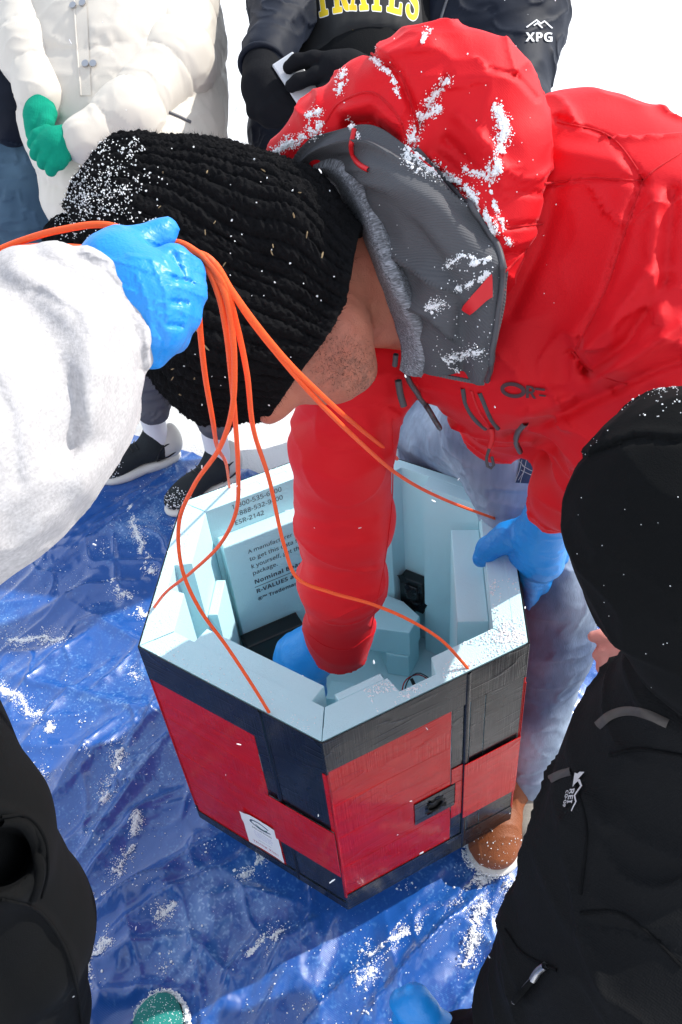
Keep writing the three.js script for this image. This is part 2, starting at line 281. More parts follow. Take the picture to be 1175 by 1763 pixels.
// ---------------------------------------------------------------- materials
const tGrain = tex(256, (u, v) => 0.5 + 0.22 * tnoise(u, v, 64, 1) + 0.18 * tnoise(u, v, 128, 2) + 0.12 * tnoise(u, v, 24, 3));
const tWeave = tex(256, (u, v, i, j) => 0.5 + 0.2 * Math.sin(u * Math.PI * 2 * 32) * Math.sin(v * Math.PI * 2 * 32) + 0.2 * tnoise(u, v, 64, 4) + 0.12 * tnoise(u, v, 16, 5));
const tTwill = tex(256, (u, v) => 0.5 + 0.28 * Math.sin((u * 24 + v * 24) * Math.PI * 2) + 0.15 * tnoise(u, v, 96, 6));
const tKnit = tex(256, (u, v) => { const a = Math.abs(((u * 24) % 1) - 0.5) * 2; return 0.5 + 0.3 * Math.sin((v * 32 + a * 0.5) * Math.PI * 2) * (1 - a * a) - 0.25 * a * a + 0.12 * tnoise(u, v, 96, 7); });
const tHeather = tex(512, (u, v) => { const n = 0.62 + 0.13 * tnoise2(u, v, 128, 64, 8) + 0.1 * tnoise2(u, v, 48, 160, 9) + 0.12 * tnoise(u, v, 200, 10); return [n, n, n * 1.01]; }, true);
const tSweat = tex(512, (u, v) => { const n = 0.92 + 0.035 * tnoise2(u, v, 200, 70, 11) + 0.035 * tnoise2(u, v, 60, 220, 12) + 0.04 * tnoise(u, v, 240, 13); return [n * 0.985, n * 0.985, n]; }, true);
const tDenim = tex(512, (u, v) => { const w = 0.5 + 0.2 * Math.sin((u * 96 + v * 192) * Math.PI * 2) + 0.25 * tnoise2(u, v, 200, 40, 15) + 0.12 * tnoise(u, v, 12, 16); return w; });
const M = {};
const std = (o) => new THREE.MeshPhysicalMaterial(Object.assign({ roughness: 0.8 }, o));
M.snow = std({ color: new THREE.Color().setRGB(0.86, 0.88, 0.9), roughness: 0.9, bumpMap: rep(tGrain, 8), bumpScale: 0.004 });
M.crumb = std({ color: new THREE.Color().setRGB(0.88, 0.9, 0.92), roughness: 0.7 });
M.red = std({ color: col('#d3101d'), roughness: 0.62, sheen: 0.45, sheenRoughness: 0.5, sheenColor: col('#ff9aa4'), bumpMap: rep(tWeave, 14), bumpScale: 0.0003 });
M.redTrim = std({ color: col('#d01822'), roughness: 0.55 });
M.grayShell = std({ color: col('#55565a'), roughness: 0.75, bumpMap: rep(tTwill, 12), bumpScale: 0.0006 });
M.grayTrim = std({ color: col('#4a4b50'), roughness: 0.6 });
M.heather = std({ color: col('#c9cdd4'), roughness: 0.95, map: rep(tHeather, 10), bumpMap: rep(tHeather, 10), bumpScale: 0.0006 });
M.sweat = std({ color: col('#c4c1bf'), roughness: 0.95, map: rep(tSweat, 5), bumpMap: rep(tSweat, 16), bumpScale: 0.0004, sheen: 0.3, sheenRoughness: 0.7, sheenColor: col('#ffffff') });
M.beanie = std({ color: col('#141416'), roughness: 0.95, sheen: 0.35, sheenRoughness: 0.6, sheenColor: col('#44444c'), bumpMap: rep(tGrain, 30), bumpScale: 0.0015 });
M.skin = std({ color: col('#ffffff'), vertexColors: true, roughness: 0.5, bumpMap: rep(tGrain, 22), bumpScale: 0.0006 });
M.nitrile = std({ color: col('#1788dc'), roughness: 0.42, bumpMap: rep(tGrain, 10), bumpScale: 0.0004 });
M.black = std({ color: col('#141517'), roughness: 0.8, bumpMap: rep(tWeave, 12), bumpScale: 0.0006 });
M.blackFleece = std({ color: col('#0f1011'), roughness: 0.92, sheen: 0.3, sheenRoughness: 0.7, sheenColor: col('#50545c'), bumpMap: rep(tGrain, 30), bumpScale: 0.0003 });
M.navy = std({ color: col('#151a26'), roughness: 0.6, sheen: 0.15, sheenColor: col('#8090b0'), bumpMap: rep(tWeave, 16), bumpScale: 0.0003 });
M.glove = std({ color: col('#15161a'), roughness: 0.85, bumpMap: rep(tKnit, 12), bumpScale: 0.0006 });
M.green = std({ color: col('#0d8f74'), roughness: 0.92, bumpMap: rep(tKnit, 12), bumpScale: 0.0012 });
M.white = std({ color: col('#cdc6bb'), roughness: 0.5, sheen: 0.2, sheenColor: col('#ffffff'), bumpMap: rep(tWeave, 14), bumpScale: 0.0002 });
M.cord = std({ color: col('#ff5e22'), roughness: 0.6 });
M.foam = std({ color: col('#bfe6ee'), roughness: 0.75, bumpMap: rep(tGrain, 12), bumpScale: 0.0006 });
M.blackPlastic = std({ color: col('#0d0e10'), roughness: 0.45 });
M.metal = std({ color: col('#b4b4b6'), roughness: 0.35, metalness: 0.9 });
M.zipper = std({ color: col('#5a5b60'), roughness: 0.5, metalness: 0.3 });
M.darkDenim = std({ color: col('#39465e'), roughness: 0.9, bumpMap: rep(tDenim, 8), bumpScale: 0.0006 });
M.rubber = std({ color: col('#dcdad4'), roughness: 0.7 });

for (const k of ['red', 'grayShell', 'heather', 'sweat', 'beanie', 'black', 'blackFleece', 'navy', 'glove', 'green', 'white', 'darkDenim']) M[k].specularIntensity = 0.3;
for (const k of ['beanie', 'black', 'blackFleece', 'glove']) { M[k].sheen = 0.12; M[k].specularIntensity = 0.2; }
M.red.specularIntensity = 0.45;
// ---------------------------------------------------------------- snow ground and tarp
const TK = [0.8, -1.49], TA = [-0.835, -0.55], TB = [-0.55, 0.835], TL = 2.7;
const tarpAB = (x, z) => { const dx = x - TK[0], dz = z - TK[1]; return [dx * TA[0] + dz * TA[1], dx * TB[0] + dz * TB[1]]; };
const pleats = [[[126, 1505], [215, 1390], [300, 1282], 0.02, 0.016], [[100, 1590], [180, 1490], [264, 1393], 0.016, 0.013], [[130, 1610], [270, 1520], [400, 1440], 0.02, 0.014], [[164, 1640], [290, 1550], [440, 1470], 0.015, 0.011], [[150, 1585], [240, 1535], [345, 1500], 0.011, 0.008], [[70, 1410], [130, 1330], [210, 1250], 0.017, 0.03], [[150, 1668], [230, 1632], [320, 1612], 0.014, 0.014], [[320, 1612], [355, 1640], [400, 1690], 0.01, 0.014], [[140, 1712], [260, 1700], [370, 1712], 0.016, 0.016], [[376, 1700], [400, 1660], [450, 1600], 0.014, 0.01], [[440, 1700], [490, 1620], [560, 1580], 0.013, 0.012], [[520, 1762], [600, 1690], [680, 1640], 0.016, 0.013], [[620, 1760], [720, 1660], [830, 1570], 0.016, 0.012], [[700, 1700], [770, 1610], [850, 1540], 0.013, 0.01], [[40, 1300], [100, 1220], [190, 1140], 0.016, 0.016], [[0, 1240], [80, 1150], [150, 1090], 0.013, 0.012], [[60, 1060], [140, 1020], [240, 1000], 0.014, 0.014], [[150, 1210], [200, 1160], [235, 1110], 0.012, 0.01], [[120, 960], [190, 920], [260, 850], 0.013, 0.013], [[230, 1300], [270, 1240], [280, 1190], 0.014, 0.01], [[930, 1300], [965, 1230], [1000, 1170], 0.014, 0.012], [[860, 1560], [880, 1500], [920, 1440], 0.012, 0.012], [[200, 1450], [260, 1400], [320, 1370], 0.012, 0.009], [[330, 1560], [420, 1530], [520, 1560], 0.01, 0.012]].map(q => { const p = q.slice(0, 3).map(t => onPlane(t[0], t[1], 0)); return { p, h: q[3] * 1.7, w: q[4] * 0.85 }; });
function pleatH(x, z) {
  let s = 0; for (const { p, h, w } of pleats) { let b = 1e9, tt = 0, sd = 1; for (let i = 0; i < 2; i++) { const ex = p[i + 1].x - p[i].x, ez = p[i + 1].z - p[i].z, l = ex * ex + ez * ez, dx = x - p[i].x, dz = z - p[i].z, k = clamp((dx * ex + dz * ez) / l), ux = dx - k * ex, uz = dz - k * ez, d = Math.hypot(ux, uz); if (d < b) { b = d; tt = (i + k) / 2; sd = dx * ez - dz * ex > 0 ? 1 : 2.1; } } if (b < w * 7) s += h * Math.exp(-b / (w * sd)) * Math.sin(Math.PI * clamp(0.08 + tt * 0.84)) * (1 + 0.3 * noise(tt * 7, h * 900)); }
  return s;
}
function tarpH(x, z) {
  const [a, b] = tarpAB(x, z), s = (x + z * 0.98) * 0.715, t = (x - z) * 0.707, w = 0.16 * fbm(x * 1.6, z * 1.6, 4, 2);
  const r1 = 1 - Math.abs(noise((s + w) * 5.2, t * 0.9, 1.5)), r2 = 1 - Math.abs(noise((s + w * 0.7) * 11 + 3, t * 2.1, 7.5)), r3 = 1 - Math.abs(noise(x * 9 + w * 9, z * 9, 2.2));
  let h = pleatH(x, z) + 0.008 * Math.pow(r1, 6) + 0.009 * Math.pow(r2, 7) + 0.006 * Math.pow(r3, 8) + 0.003 * (1 - Math.abs(noise(x * 6.3 + w * 5, z * 6.3 + 9, 12))) + 0.0026 * (1 - Math.abs(noise(x * 13 - w * 8, z * 13, 14))) + 0.0016 * (1 - Math.abs(noise(x * 27, z * 27 + w * 20, 15))) - 0.0045 + 0.003 * fbm(x * 4, z * 4, 9, 2) + 0.0012 * noise(x * 40, z * 40, 3);
  const c = Math.hypot(x + 0.02, z + 1.07); const ang = Math.atan2(z + 1.07, x + 0.02);
  h += 0.012 * Math.pow(1 - Math.abs(noise(ang * 4.2 + 2, c * 1.2, 6)), 5) * sstep(0.28, 0.45, c) * (1 - sstep(0.75, 1.15, c));
  const e = Math.min(a, b, TL - a, TL - b); h += 0.012 * Math.max(0, noise(a * 7, b * 7, 5)) * (1 - sstep(0, 0.12, e));
  return 0.005 + Math.max(0, h);
}
const groundH = (x, z) => { const [a, b] = tarpAB(x, z), o = sstep(-0.02, 0.12, -Math.min(a, b, TL - a, TL - b)); return lerp(-0.02, -0.008 + 0.02 * fbm(x * 2.2, z * 2.2, 3, 3) + 0.018 * Math.abs(noise(x * 5.5, z * 5.5, 8)) + 0.05 * fbm(x * 0.3, z * 0.3, 1, 2), o); };
{
  const n = 420, c = [], pos = [], colr = [], uv = [], idx = [];
  for (let i = 0; i <= n; i++) { const t = i / n * 2 - 1; c.push(Math.sign(t) * (Math.pow(Math.abs(t), 1) * 3.4 + Math.pow(Math.abs(t), 9) * 180)); }
  for (let j = 0; j <= n; j++) for (let i = 0; i <= n; i++) {
    const x = c[i], z = c[j] - 2.0; pos.push(x, groundH(x, z), z); uv.push(x, z);
    const d = sstep(0.22, 0.5, fbm(x * 3.1, z * 3.1, 5, 3) + 0.25 * noise(x * 30, z * 30)) * 0.55 * (1 - sstep(2.2, 4.5, Math.hypot(x, z + 1.9)));
    colr.push(lerp(0.9, 0.62, d), lerp(0.91, 0.55, d), lerp(0.93, 0.42, d));
  }
  for (let j = 0; j < n; j++) for (let i = 0; i < n; i++) { const a = j * (n + 1) + i; idx.push(a, a + n + 1, a + 1, a + 1, a + n + 1, a + n + 2); }
  const g = new THREE.BufferGeometry(); g.setAttribute('position', new THREE.Float32BufferAttribute(pos, 3)); g.setAttribute('uv', new THREE.Float32BufferAttribute(uv, 2)); g.setAttribute('color', new THREE.Float32BufferAttribute(colr, 3)); g.setIndex(idx); g.computeVertexNormals();
  const m = M.snow.clone(); m.color.set('#ffffff'); m.vertexColors = true; struct('snow_ground', g, m);
}
const tTarp = tex(512, (u, v) => 0.5 + 0.13 * Math.sin(u * Math.PI * 2 * 64) + 0.13 * Math.sin(v * Math.PI * 2 * 64) + 0.2 * tnoise(u, v, 40, 21) + 0.2 * tnoise(u, v, 9, 22));
const tTarpC = tex(512, (u, v) => { const n = tnoise(u, v, 5, 23) * 0.5 + tnoise(u, v, 17, 24) * 0.3 + tnoise(u, v, 70, 25) * 0.25, f = sstep(0.1, 0.7, n) * 0.3 + clamp(tnoise(u, v, 250, 26) - 0.25) * clamp(0.55 + n * 1.4) * 0.9; return [0.1 + f * 0.55, 0.325 + f * 0.42, 0.63 + f * 0.25]; }, true);
M.tarp = std({ color: col('#ffffff'), map: rep(tTarpC, 1.1), roughness: 0.34, clearcoat: 1, clearcoatRoughness: 0.15, ior: 1.5, bumpMap: rep(tTarp, 5), bumpScale: 0.0006 });
const tarp = (() => {
  const n = 500, pos = [], uv = [], idx = [];
  for (let j = 0; j <= n; j++) for (let i = 0; i <= n; i++) {
    const a = i / n * TL, b = j / n * TL, x = TK[0] + TA[0] * a + TB[0] * b, z = TK[1] + TA[1] * a + TB[1] * b, k = 0.012 * noise(a * 4, b * 4, 8); pos.push(x + k, tarpH(x, z), z + k); uv.push(a, b);
  }
  for (let j = 0; j < n; j++) for (let i = 0; i < n; i++) { const q = j * (n + 1) + i; idx.push(q, q + 1, q + n + 1, q + 1, q + n + 2, q + n + 1); }
  const g = new THREE.BufferGeometry(); g.setAttribute('position', new THREE.Float32BufferAttribute(pos, 3)); g.setAttribute('uv', new THREE.Float32BufferAttribute(uv, 2)); g.setIndex(idx); g.computeVertexNormals();
  const t = new THREE.Mesh(g, M.tarp); t.name = 'tarp'; t.castShadow = t.receiveShadow = true; t.userData = { label: 'creased blue plastic tarp spread on the snow under the box', category: 'tarp' }; scene.add(t); return t;
})();
{ // snow lying on the tarp
  const L = [], put = (x, z, s) => { const [a, b] = tarpAB(x, z); if (a < 0.01 || b < 0.01 || a > TL - 0.01 || b > TL - 0.01) return; L.push([V(x, tarpH(x, z) + s * 0.35, z), s]); };
  for (let i = 0; i < 60000; i++) { const x = rr(-1.5, 0.9), z = rr(-2.4, -0.35); if (fbm(x * 5, z * 5, 11, 3) + 0.5 * noise(x * 22, z * 22, 4) < rr(-0.35, 0.95)) continue; put(x, z, 0.0004 + 0.0014 * Math.pow(rnd(), 5)); }
  const streaks = [[[20, 1104], [60, 1098], [104, 1108]], [[145, 1565], [190, 1530], [220, 1470], [242, 1415]], [[425, 1655], [455, 1628], [484, 1606]], [[640, 1645], [690, 1615], [740, 1590], [800, 1560], [835, 1510]], [[418, 1508], [440, 1488], [455, 1470]], [[0, 1185], [50, 1220], [92, 1262]], [[195, 1010], [235, 1040], [255, 1062]], [[355, 862], [330, 890], [300, 905]], [[225, 880], [240, 930], [262, 985]], [[800, 1650], [818, 1600], [832, 1560]], [[140, 1700], [160, 1650], [190, 1625]], [[215, 1150], [232, 1165]], [[60, 1330], [75, 1345]], [[180, 1380], [200, 1330], [210, 1290]], [[620, 1690], [650, 1670]], [[690, 1755], [700, 1762]], [[270, 1580], [300, 1560]], [[780, 1540], [830, 1520], [880, 1530]], [[940, 1200], [960, 1260], [930, 1320]]];
  streaks.forEach((s, si) => {
    const c = new THREE.CatmullRomCurve3(s.map(p => onPlane(p[0], p[1], 0.01))), len = c.getLength(), n = Math.round(len * 22000);
    for (let i = 0; i < n; i++) { const t = rr(-0.08, 1.08), p = c.getPoint(clamp(t)), q = Math.pow(rnd(), 2.2) * (0.012 + 0.03 * Math.abs(noise(t * 5, si * 3.3))) * (si % 3 ? 1 : 1.5), a = rnd() * 6.283, x = p.x + Math.cos(a) * q + 0.008 * noise(t * 9, si), z = p.z + Math.sin(a) * q + 0.008 * noise(t * 9, si + 40); if (fbm(x * 45, z * 45, 2, 3) + 0.25 < rr(-0.1, 0.75) * (0.4 + q * 45)) continue; put(x, z, 0.0004 + 0.001 * rnd() + (rnd() < 0.04 ? 0.0025 * rnd() : 0)); }
  });
  for (let i = 0; i < 70; i++) { const q = onPlane(rr(0, 900), rr(850, 1763), 0), k = Math.floor(rr(4, 40)); for (let j = 0; j < k; j++) put(q.x + (rnd() - 0.5) * rnd() * 0.07, q.z + (rnd() - 0.5) * rnd() * 0.07, 0.0006 + 0.0022 * Math.pow(rnd(), 3)); }
  const m = crumbs(L, M.crumb, 'snow_crumbs', scene); m.userData.label = 'loose snow crumbs scattered over the blue tarp'; m.userData.category = 'snow';
}
// ---------------------------------------------------------------- hexagonal foam box
const BX = { c: [-0.0184, -1.0696], R: 0.366, yaw: -0.1191, y0: 0.1, y1: 0.6511 };
const corner = (i, R = BX.R) => { const a = BX.yaw + i * Math.PI / 3; return [BX.c[0] + R * Math.sin(a), BX.c[1] + R * Math.cos(a)]; };
const wallFrame = i => { const A = corner(i), B = corner(i + 1), l = Math.hypot(B[0] - A[0], B[1] - A[1]), e = [(B[0] - A[0]) / l, (B[1] - A[1]) / l], a = BX.yaw + (i + 0.5) * Math.PI / 3; return { A, e, n: [Math.sin(a), Math.cos(a)] }; };
const wallPt = (i, s, y, inn = 0) => { const f = wallFrame(i); return V(f.A[0] + f.e[0] * s - f.n[0] * inn, y, f.A[1] + f.e[1] * s - f.n[1] * inn); };
function prism(poly, y0, y1, bev = 0.0015) {
  const sh = new THREE.Shape(poly.map(p => new THREE.Vector2(p[0], -p[1])));
  const g = new THREE.ExtrudeGeometry(sh, { depth: y1 - y0 - 2 * bev, bevelEnabled: true, bevelThickness: bev, bevelSize: bev, bevelOffset: -bev, bevelSegments: 2, curveSegments: 4 });
  g.rotateX(-Math.PI / 2); g.translate(0, y0 + bev, 0); return g;
}
const wallBlock = (i, s0, s1, d0, d1, y0, y1, bev) => prism([[s0, d0], [s1, d0], [s1, d1], [s0, d1]].map(([s, d]) => { const p = wallPt(i, s, 0, d); return [p.x, p.z]; }), y0, y1, bev);
function slab(i, s0, s1, y0, y1, th, lift = 0) { // flat strip on the outside of wall i
  const w = s1 - s0, h = y1 - y0, g = new RoundedBoxGeometry(w, h, th, 1, Math.min(th, 0.0012) * 0.45), uv = g.attributes.uv, nn = g.attributes.normal, pp = g.attributes.position, o = rnd() * 3, o2 = rnd() * 3;
  for (let k = 0; k < uv.count; k++) uv.setXY(k, pp.getX(k) + o, pp.getY(k) + o2);
  const f = wallFrame(i); const mtx = new THREE.Matrix4().makeBasis(V(f.e[0], 0, f.e[1]), V(0, 1, 0), V(f.n[0], 0, f.n[1])); const c = wallPt(i, (s0 + s1) / 2, (y0 + y1) / 2, -(lift + th / 2)); mtx.setPosition(c); g.applyMatrix4(mtx); return g;
}
const tTape = tex(512, (u, v) => 0.45 + 0.16 * tnoise2(u, v, 200, 6, 33) * clamp(0.35 + tnoise(u, v, 5, 29)) + 0.05 * tnoise(u, v, 7, 31) + 0.45 * Math.pow(clamp(1 - Math.abs(tnoise2(u, v, 3, 22, 35)) * 2.2), 6) * clamp(tnoise(u, v, 6, 34) + 0.35) + 0.2 * Math.pow(clamp(1 - Math.abs(tnoise2(u, v, 4, 50, 36)) * 2), 7) * clamp(tnoise(u, v, 9, 30) + 0.2));
const tTapeR = tex(256, (u, v) => 0.34 + 0.08 * tnoise2(u, v, 8, 30, 36) + 0.1 * tnoise(u, v, 14, 37));
const tTapeC = tex(256, (u, v) => { const n = 0.96 + 0.03 * tnoise2(u, v, 12, 40, 38) + 0.02 * tnoise(u, v, 5, 39); return [n, n, n]; }, true);
M.redTape = std({ color: col('#c80a0c'), map: rep(tTapeC, 2.2), roughness: 0.9, roughnessMap: rep(tTapeR, 3), clearcoat: 0.28, clearcoatRoughness: 0.08, specularIntensity: 0.2, bumpMap: rep(tTape, 3), bumpScale: 0.0026 });
M.blackTape = std({ color: col('#12151b'), map: rep(tTapeC, 2.2), roughness: 0.85, roughnessMap: rep(tTapeR, 3), clearcoat: 0.4, clearcoatRoughness: 0.12, specularIntensity: 0.3, bumpMap: rep(tTape, 3), bumpScale: 0.002 });
const box = thing('foam_box', 'open hexagonal pale blue foam box wrapped in red and black tape', 'box', V(BX.c[0], 0, BX.c[1]));
{
  const hexa = R => [0, 1, 2, 3, 4, 5].map(i => corner(i, R)), q = 1 / Math.cos(Math.PI / 6);
  const gap = { 0: [0.143, 0.207], 2: [0.156, 0.219], 4: [0.178, 0.236] };
  part('foam_floor', prism(hexa(BX.R - 0.021 * q), BX.y0 + 0.001, BX.y0 + 0.05), M.foam, box);
  part('foam_foot', prism(hexa(0.2), 0.008, BX.y0 - 0.002, 0.003), M.foam, box);
  for (let i = 0; i < 6; i++) {
    const e = 0.0006, A = corner(i), B = corner(i + 1), a = corner(i, BX.R - 0.02 * q), b = corner(i + 1, BX.R - 0.02 * q), f = wallFrame(i), sh = (p, s) => [p[0] + f.e[0] * s, p[1] + f.e[1] * s];
    const g = prism([sh(A, e), sh(B, -e), sh(b, -e), sh(a, e)], BX.y0, BX.y1, 0.0007);
    part('foam_wall', i === 0 ? g : g, M.foam, box);
    // inner liner blocks, mitred at the corners
    const l0 = 0.019 * 0.5774 + 0.001, l1 = 0.052 * 0.5774 + 0.001, LW = 0.366, yb = BX.y0 + 0.051, yt = BX.y1 - 0.0005;
    const mk = (s0a, s0b, s1a, s1b) => part('foam_liner', prism([[s0a, 0.019], [s1a, 0.019], [s1b, 0.052], [s0b, 0.052]].map(([s, d]) => { const p = wallPt(i, s, 0, d); return [p.x, p.z]; }), yb, yt, 0.0006), M.foam, box);
    if (gap[i]) { mk(l0, l1, gap[i][0], gap[i][0] - 0.004); mk(gap[i][1], gap[i][1] + 0.012, LW - l0, LW - l1); } else mk(l0, l1, LW - l0, LW - l1);
  }
  // extra pads inside
  part('foam_pad', wallBlock(5, 0.074, 0.312, 0.051, 0.086, 0.16, BX.y1 - 0.002), M.foam, box);
  part('foam_pad', wallBlock(0, 0.054, 0.134, 0.0526, 0.066, 0.16, BX.y1 - 0.001), M.foam, box);
  part('foam_ledge', wallBlock(3, 0.06, 0.326, 0.0526, 0.09, 0.155, BX.y1 - 0.073, 0.003), M.foam, box);
  part('foam_ledge', wallBlock(1, 0.085, 0.318, 0.0526, 0.106, 0.155, BX.y1 - 0.046, 0.002), M.foam, box);
  part('foam_pad', wallBlock(4, 0.07, 0.165, 0.0526, 0.072, 0.155, BX.y1 - 0.15, 0.002), M.foam, box);
  part('foam_block', prism([[0.03, -1.222], [0.121, -1.193], [0.15, -1.238], [0.12, -1.287], [0.085, -1.312], [0.04, -1.285]], 0.222, 0.3, 0.002), M.foam, box);
  part('foam_block', prism([[0.07, -1.205], [0.117, -1.19], [0.146, -1.236], [0.104, -1.286], [0.06, -1.258]], 0.151, 0.2215, 0.002), M.foam, box);
  part('foam_block', prism([[-0.08, -1.12], [0.03, -1.085], [0.055, -1.13], [-0.06, -1.165]], 0.151, 0.2, 0.002), M.foam, box);
  part('foam_block', prism([[-0.2, -1.19], [-0.15, -1.175], [-0.14, -1.23], [-0.19, -1.245]], 0.151, 0.25, 0.002), M.foam, box);
  part('battery_pack', wallBlock(3, 0.2, 0.334, 0.0915, 0.135, 0.152, 0.322, 0.004), M.blackPlastic, box);
  // camera with ragged black tape in the slot of the far right wall
  const cm = part('camera_module', wallBlock(2, 0.158, 0.216, 0.022, 0.05, 0.27, 0.365, 0.003), M.blackPlastic, box);
  part('lens_cover', wallBlock(2, 0.172, 0.202, 0.0505, 0.054, 0.32, 0.35, 0.002), std({ color: col('#3d4044'), roughness: 0.4 }), cm);
  const rag = []; for (let k = 0; k < 16; k++) { const s = rr(0.152, 0.214), y = rr(0.262, 0.38), g = new THREE.BoxGeometry(rr(0.008, 0.022), rr(0.008, 0.03), 0.0012); g.rotateX(rr(-0.6, 0.6)); g.rotateY(rr(-0.7, 0.7)); g.rotateZ(rr(-0.8, 0.8)); const f = wallFrame(2); g.applyMatrix4(new THREE.Matrix4().makeBasis(V(f.e[0], 0, f.e[1]), V(0, 1, 0), V(f.n[0], 0, f.n[1])).setPosition(wallPt(2, s, y, rr(0.051, 0.06)))); rag.push(g); }
  part('tape_shreds', mergeGeometries(rag), M.blackTape, box);
  // two thin wires and a connector
  const w = (o, m) => part('wire', tube([V(0.09 + o, 0.152, -1.13), V(0.105 + o, 0.185, -1.155), V(0.135, 0.195 + o, -1.16), V(0.17, 0.18 + o, -1.14), V(0.2, 0.17, -1.12)], 0.0014, 6), m, box);
  w(0, std({ color: col('#c01818') })); w(0.006, M.blackPlastic);
  part('wire_connector', tube([V(0.118, 0.19, -1.155), V(0.128, 0.172, -1.135)], 0.004, 8, 4), M.blackPlastic, box);
  // tape on the outside
  const holes = (g) => g;
  const strips = (i, s0, s1, y0, y1, n, skip) => { const h = (y1 - y0) / n; for (let k = 0; k < n; k++) { const a = y0 + k * h - (k ? 0.003 : 0), b = y0 + (k + 1) * h; const lift = 0.0004 + (k % 2) * 0.00045; if (skip && skip(a, b)) { for (const [p, q, c, d] of skip(a, b)) part('tape_strip', slab(i, p, q, c, d, 0.0011, lift), M.redTape, box); } else part('tape_strip', slab(i, s0 - rr(0, 0.0006), s1 + rr(-0.001, 0.001), a, b, 0.0011, lift), M.redTape, box); } };
  // front right wall
  part('tape_band', slab(0, 0.0003, 0.3655, 0.571, BX.y1 - 0.0006, 0.0012, 0.0018), M.blackTape, box);
  part('tape_band', slab(0, 0.0003, 0.3655, BX.y0 + 0.0005, 0.158, 0.0012, 0.0022), M.blackTape, box);
  strips(0, 0.001, 0.2235, 0.157, 0.572, 8, (a, b) => (a < 0.345 && b > 0.288) ? [[0.001, 0.1745, a, b], [0.2055, 0.2235, a, b], ...(a < 0.288 ? [[0.1745, 0.2055, a, 0.292]] : []), ...(b > 0.338 ? [[0.1745, 0.2055, 0.337, b]] : [])] : null);
  part('tape_band', slab(0, 0.2245, 0.2465, 0.158, 0.571, 0.0011, 0.0006), M.blackTape, box);
  part('tape_band', slab(0, 0.2605, 0.2885, 0.158, 0.571, 0.0011, 0.0008), M.blackTape, box);
  part('tape_band', slab(0, 0.2895, 0.3655, 0.158, 0.571, 0.0011, 0.0012), M.blackTape, box);
  for (const i of [0, 5]) { const g = tube([wallPt(i, 0.2535, BX.y0 + 0.003, 0.001), wallPt(i, 0.2535, 0.3, 0.0005), wallPt(i, 0.2535, BX.y1 - 0.002, 0.001)], 0.0062, 10, 20); part('cord_channel', g, M.blackTape, box); }
  part('tape_band', slab(0, 0.2245, 0.2475, 0.352, 0.4, 0.0014, 0.002), M.redTape, box);
  part('tape_band', slab(0, 0.2325, 0.2475, 0.285, 0.3515, 0.0014, 0.0024), M.redTape, box);
  part('tape_band', slab(0, 0.2245, 0.2475, 0.236, 0.2845, 0.0014, 0.002), M.redTape, box);
  part('tape_band', slab(0, 0.2482, 0.3668, 0.222, 0.4, 0.0014, 0.0062), M.redTape, box, null).userData.label = 'glossy red wrap crossing the grey black tape';
  // camera port: frame of black tape round a real opening
  for (const [a, b, c, d] of [[0.148, 0.231, 0.336, 0.35], [0.148, 0.231, 0.28, 0.293], [0.148, 0.1735, 0.2935, 0.3355], [0.2065, 0.231, 0.2935, 0.3355]]) part('port_frame', slab(0, a, b, c, d, 0.0014, 0.0028), M.blackTape, box);
  const port = part('camera_port', (() => { const g = new THREE.CylinderGeometry(0.0165, 0.0165, 0.01, 24, 1, true); g.rotateX(Math.PI / 2); const r = new THREE.TorusGeometry(0.0165, 0.0028, 8, 24); r.translate(0, 0, 0.0035); const d = new THREE.CircleGeometry(0.0164, 24); d.translate(0, 0, 0.0015); const m = mergeGeometries([g.toNonIndexed(), r.toNonIndexed(), d.toNonIndexed()]); const f = wallFrame(0); m.applyMatrix4(new THREE.Matrix4().makeBasis(V(f.e[0], 0, f.e[1]), V(0, 1, 0), V(f.n[0], 0, f.n[1])).setPosition(wallPt(0, 0.19, 0.315, 0.0002))); return m; })(), std({ color: col('#050506'), roughness: 0.5, specularIntensity: 0.4 }), box);
  const rag2 = []; for (let k = 0; k < 14; k++) { const a = k / 14 * 6.28, g = new THREE.BoxGeometry(rr(0.007, 0.013), rr(0.006, 0.012), 0.0008); g.rotateX(rr(-0.6, 0.6)); g.rotateY(rr(-0.6, 0.6)); g.rotateZ(a); const f = wallFrame(0); g.applyMatrix4(new THREE.Matrix4().makeBasis(V(f.e[0], 0, f.e[1]), V(0, 1, 0), V(f.n[0], 0, f.n[1])).setPosition(wallPt(0, 0.19 + 0.0195 * Math.cos(a), 0.315 + 0.0185 * Math.sin(a), -0.0045))); rag2.push(g); }
  part('tape_shreds', mergeGeometries(rag2), M.blackTape, port);
  // front left wall
  part('tape_band', slab(5, 0.0005, 0.3657, 0.566, BX.y1 - 0.0006, 0.0012, 0.0018), M.blackTape, box);
  part('tape_band', slab(5, 0.0005, 0.3657, BX.y0 + 0.0005, 0.128, 0.0012, 0.0022), M.blackTape, box);
  strips(5, 0.001, 0.2255, 0.127, 0.567, 8);
  part('tape_band', slab(5, 0.2265, 0.247, 0.386, 0.566, 0.0011, 0.0006), M.blackTape, box);
  part('tape_band', slab(5, 0.26, 0.3655, 0.388, 0.566, 0.0011, 0.0016), M.blackTape, box);
  part('tape_band', slab(5, 0.2265, 0.3655, 0.1285, 0.238, 0.0011, 0.0008), M.blackTape, box);
  part('tape_band', slab(5, 0.222, 0.3662, 0.237, 0.392, 0.0013, 0.0058), M.redTape, box);
  part('tape_band', slab(5, 0.3595, 0.3664, 0.392, 0.566, 0.0013, 0.0028), M.redTape, box);
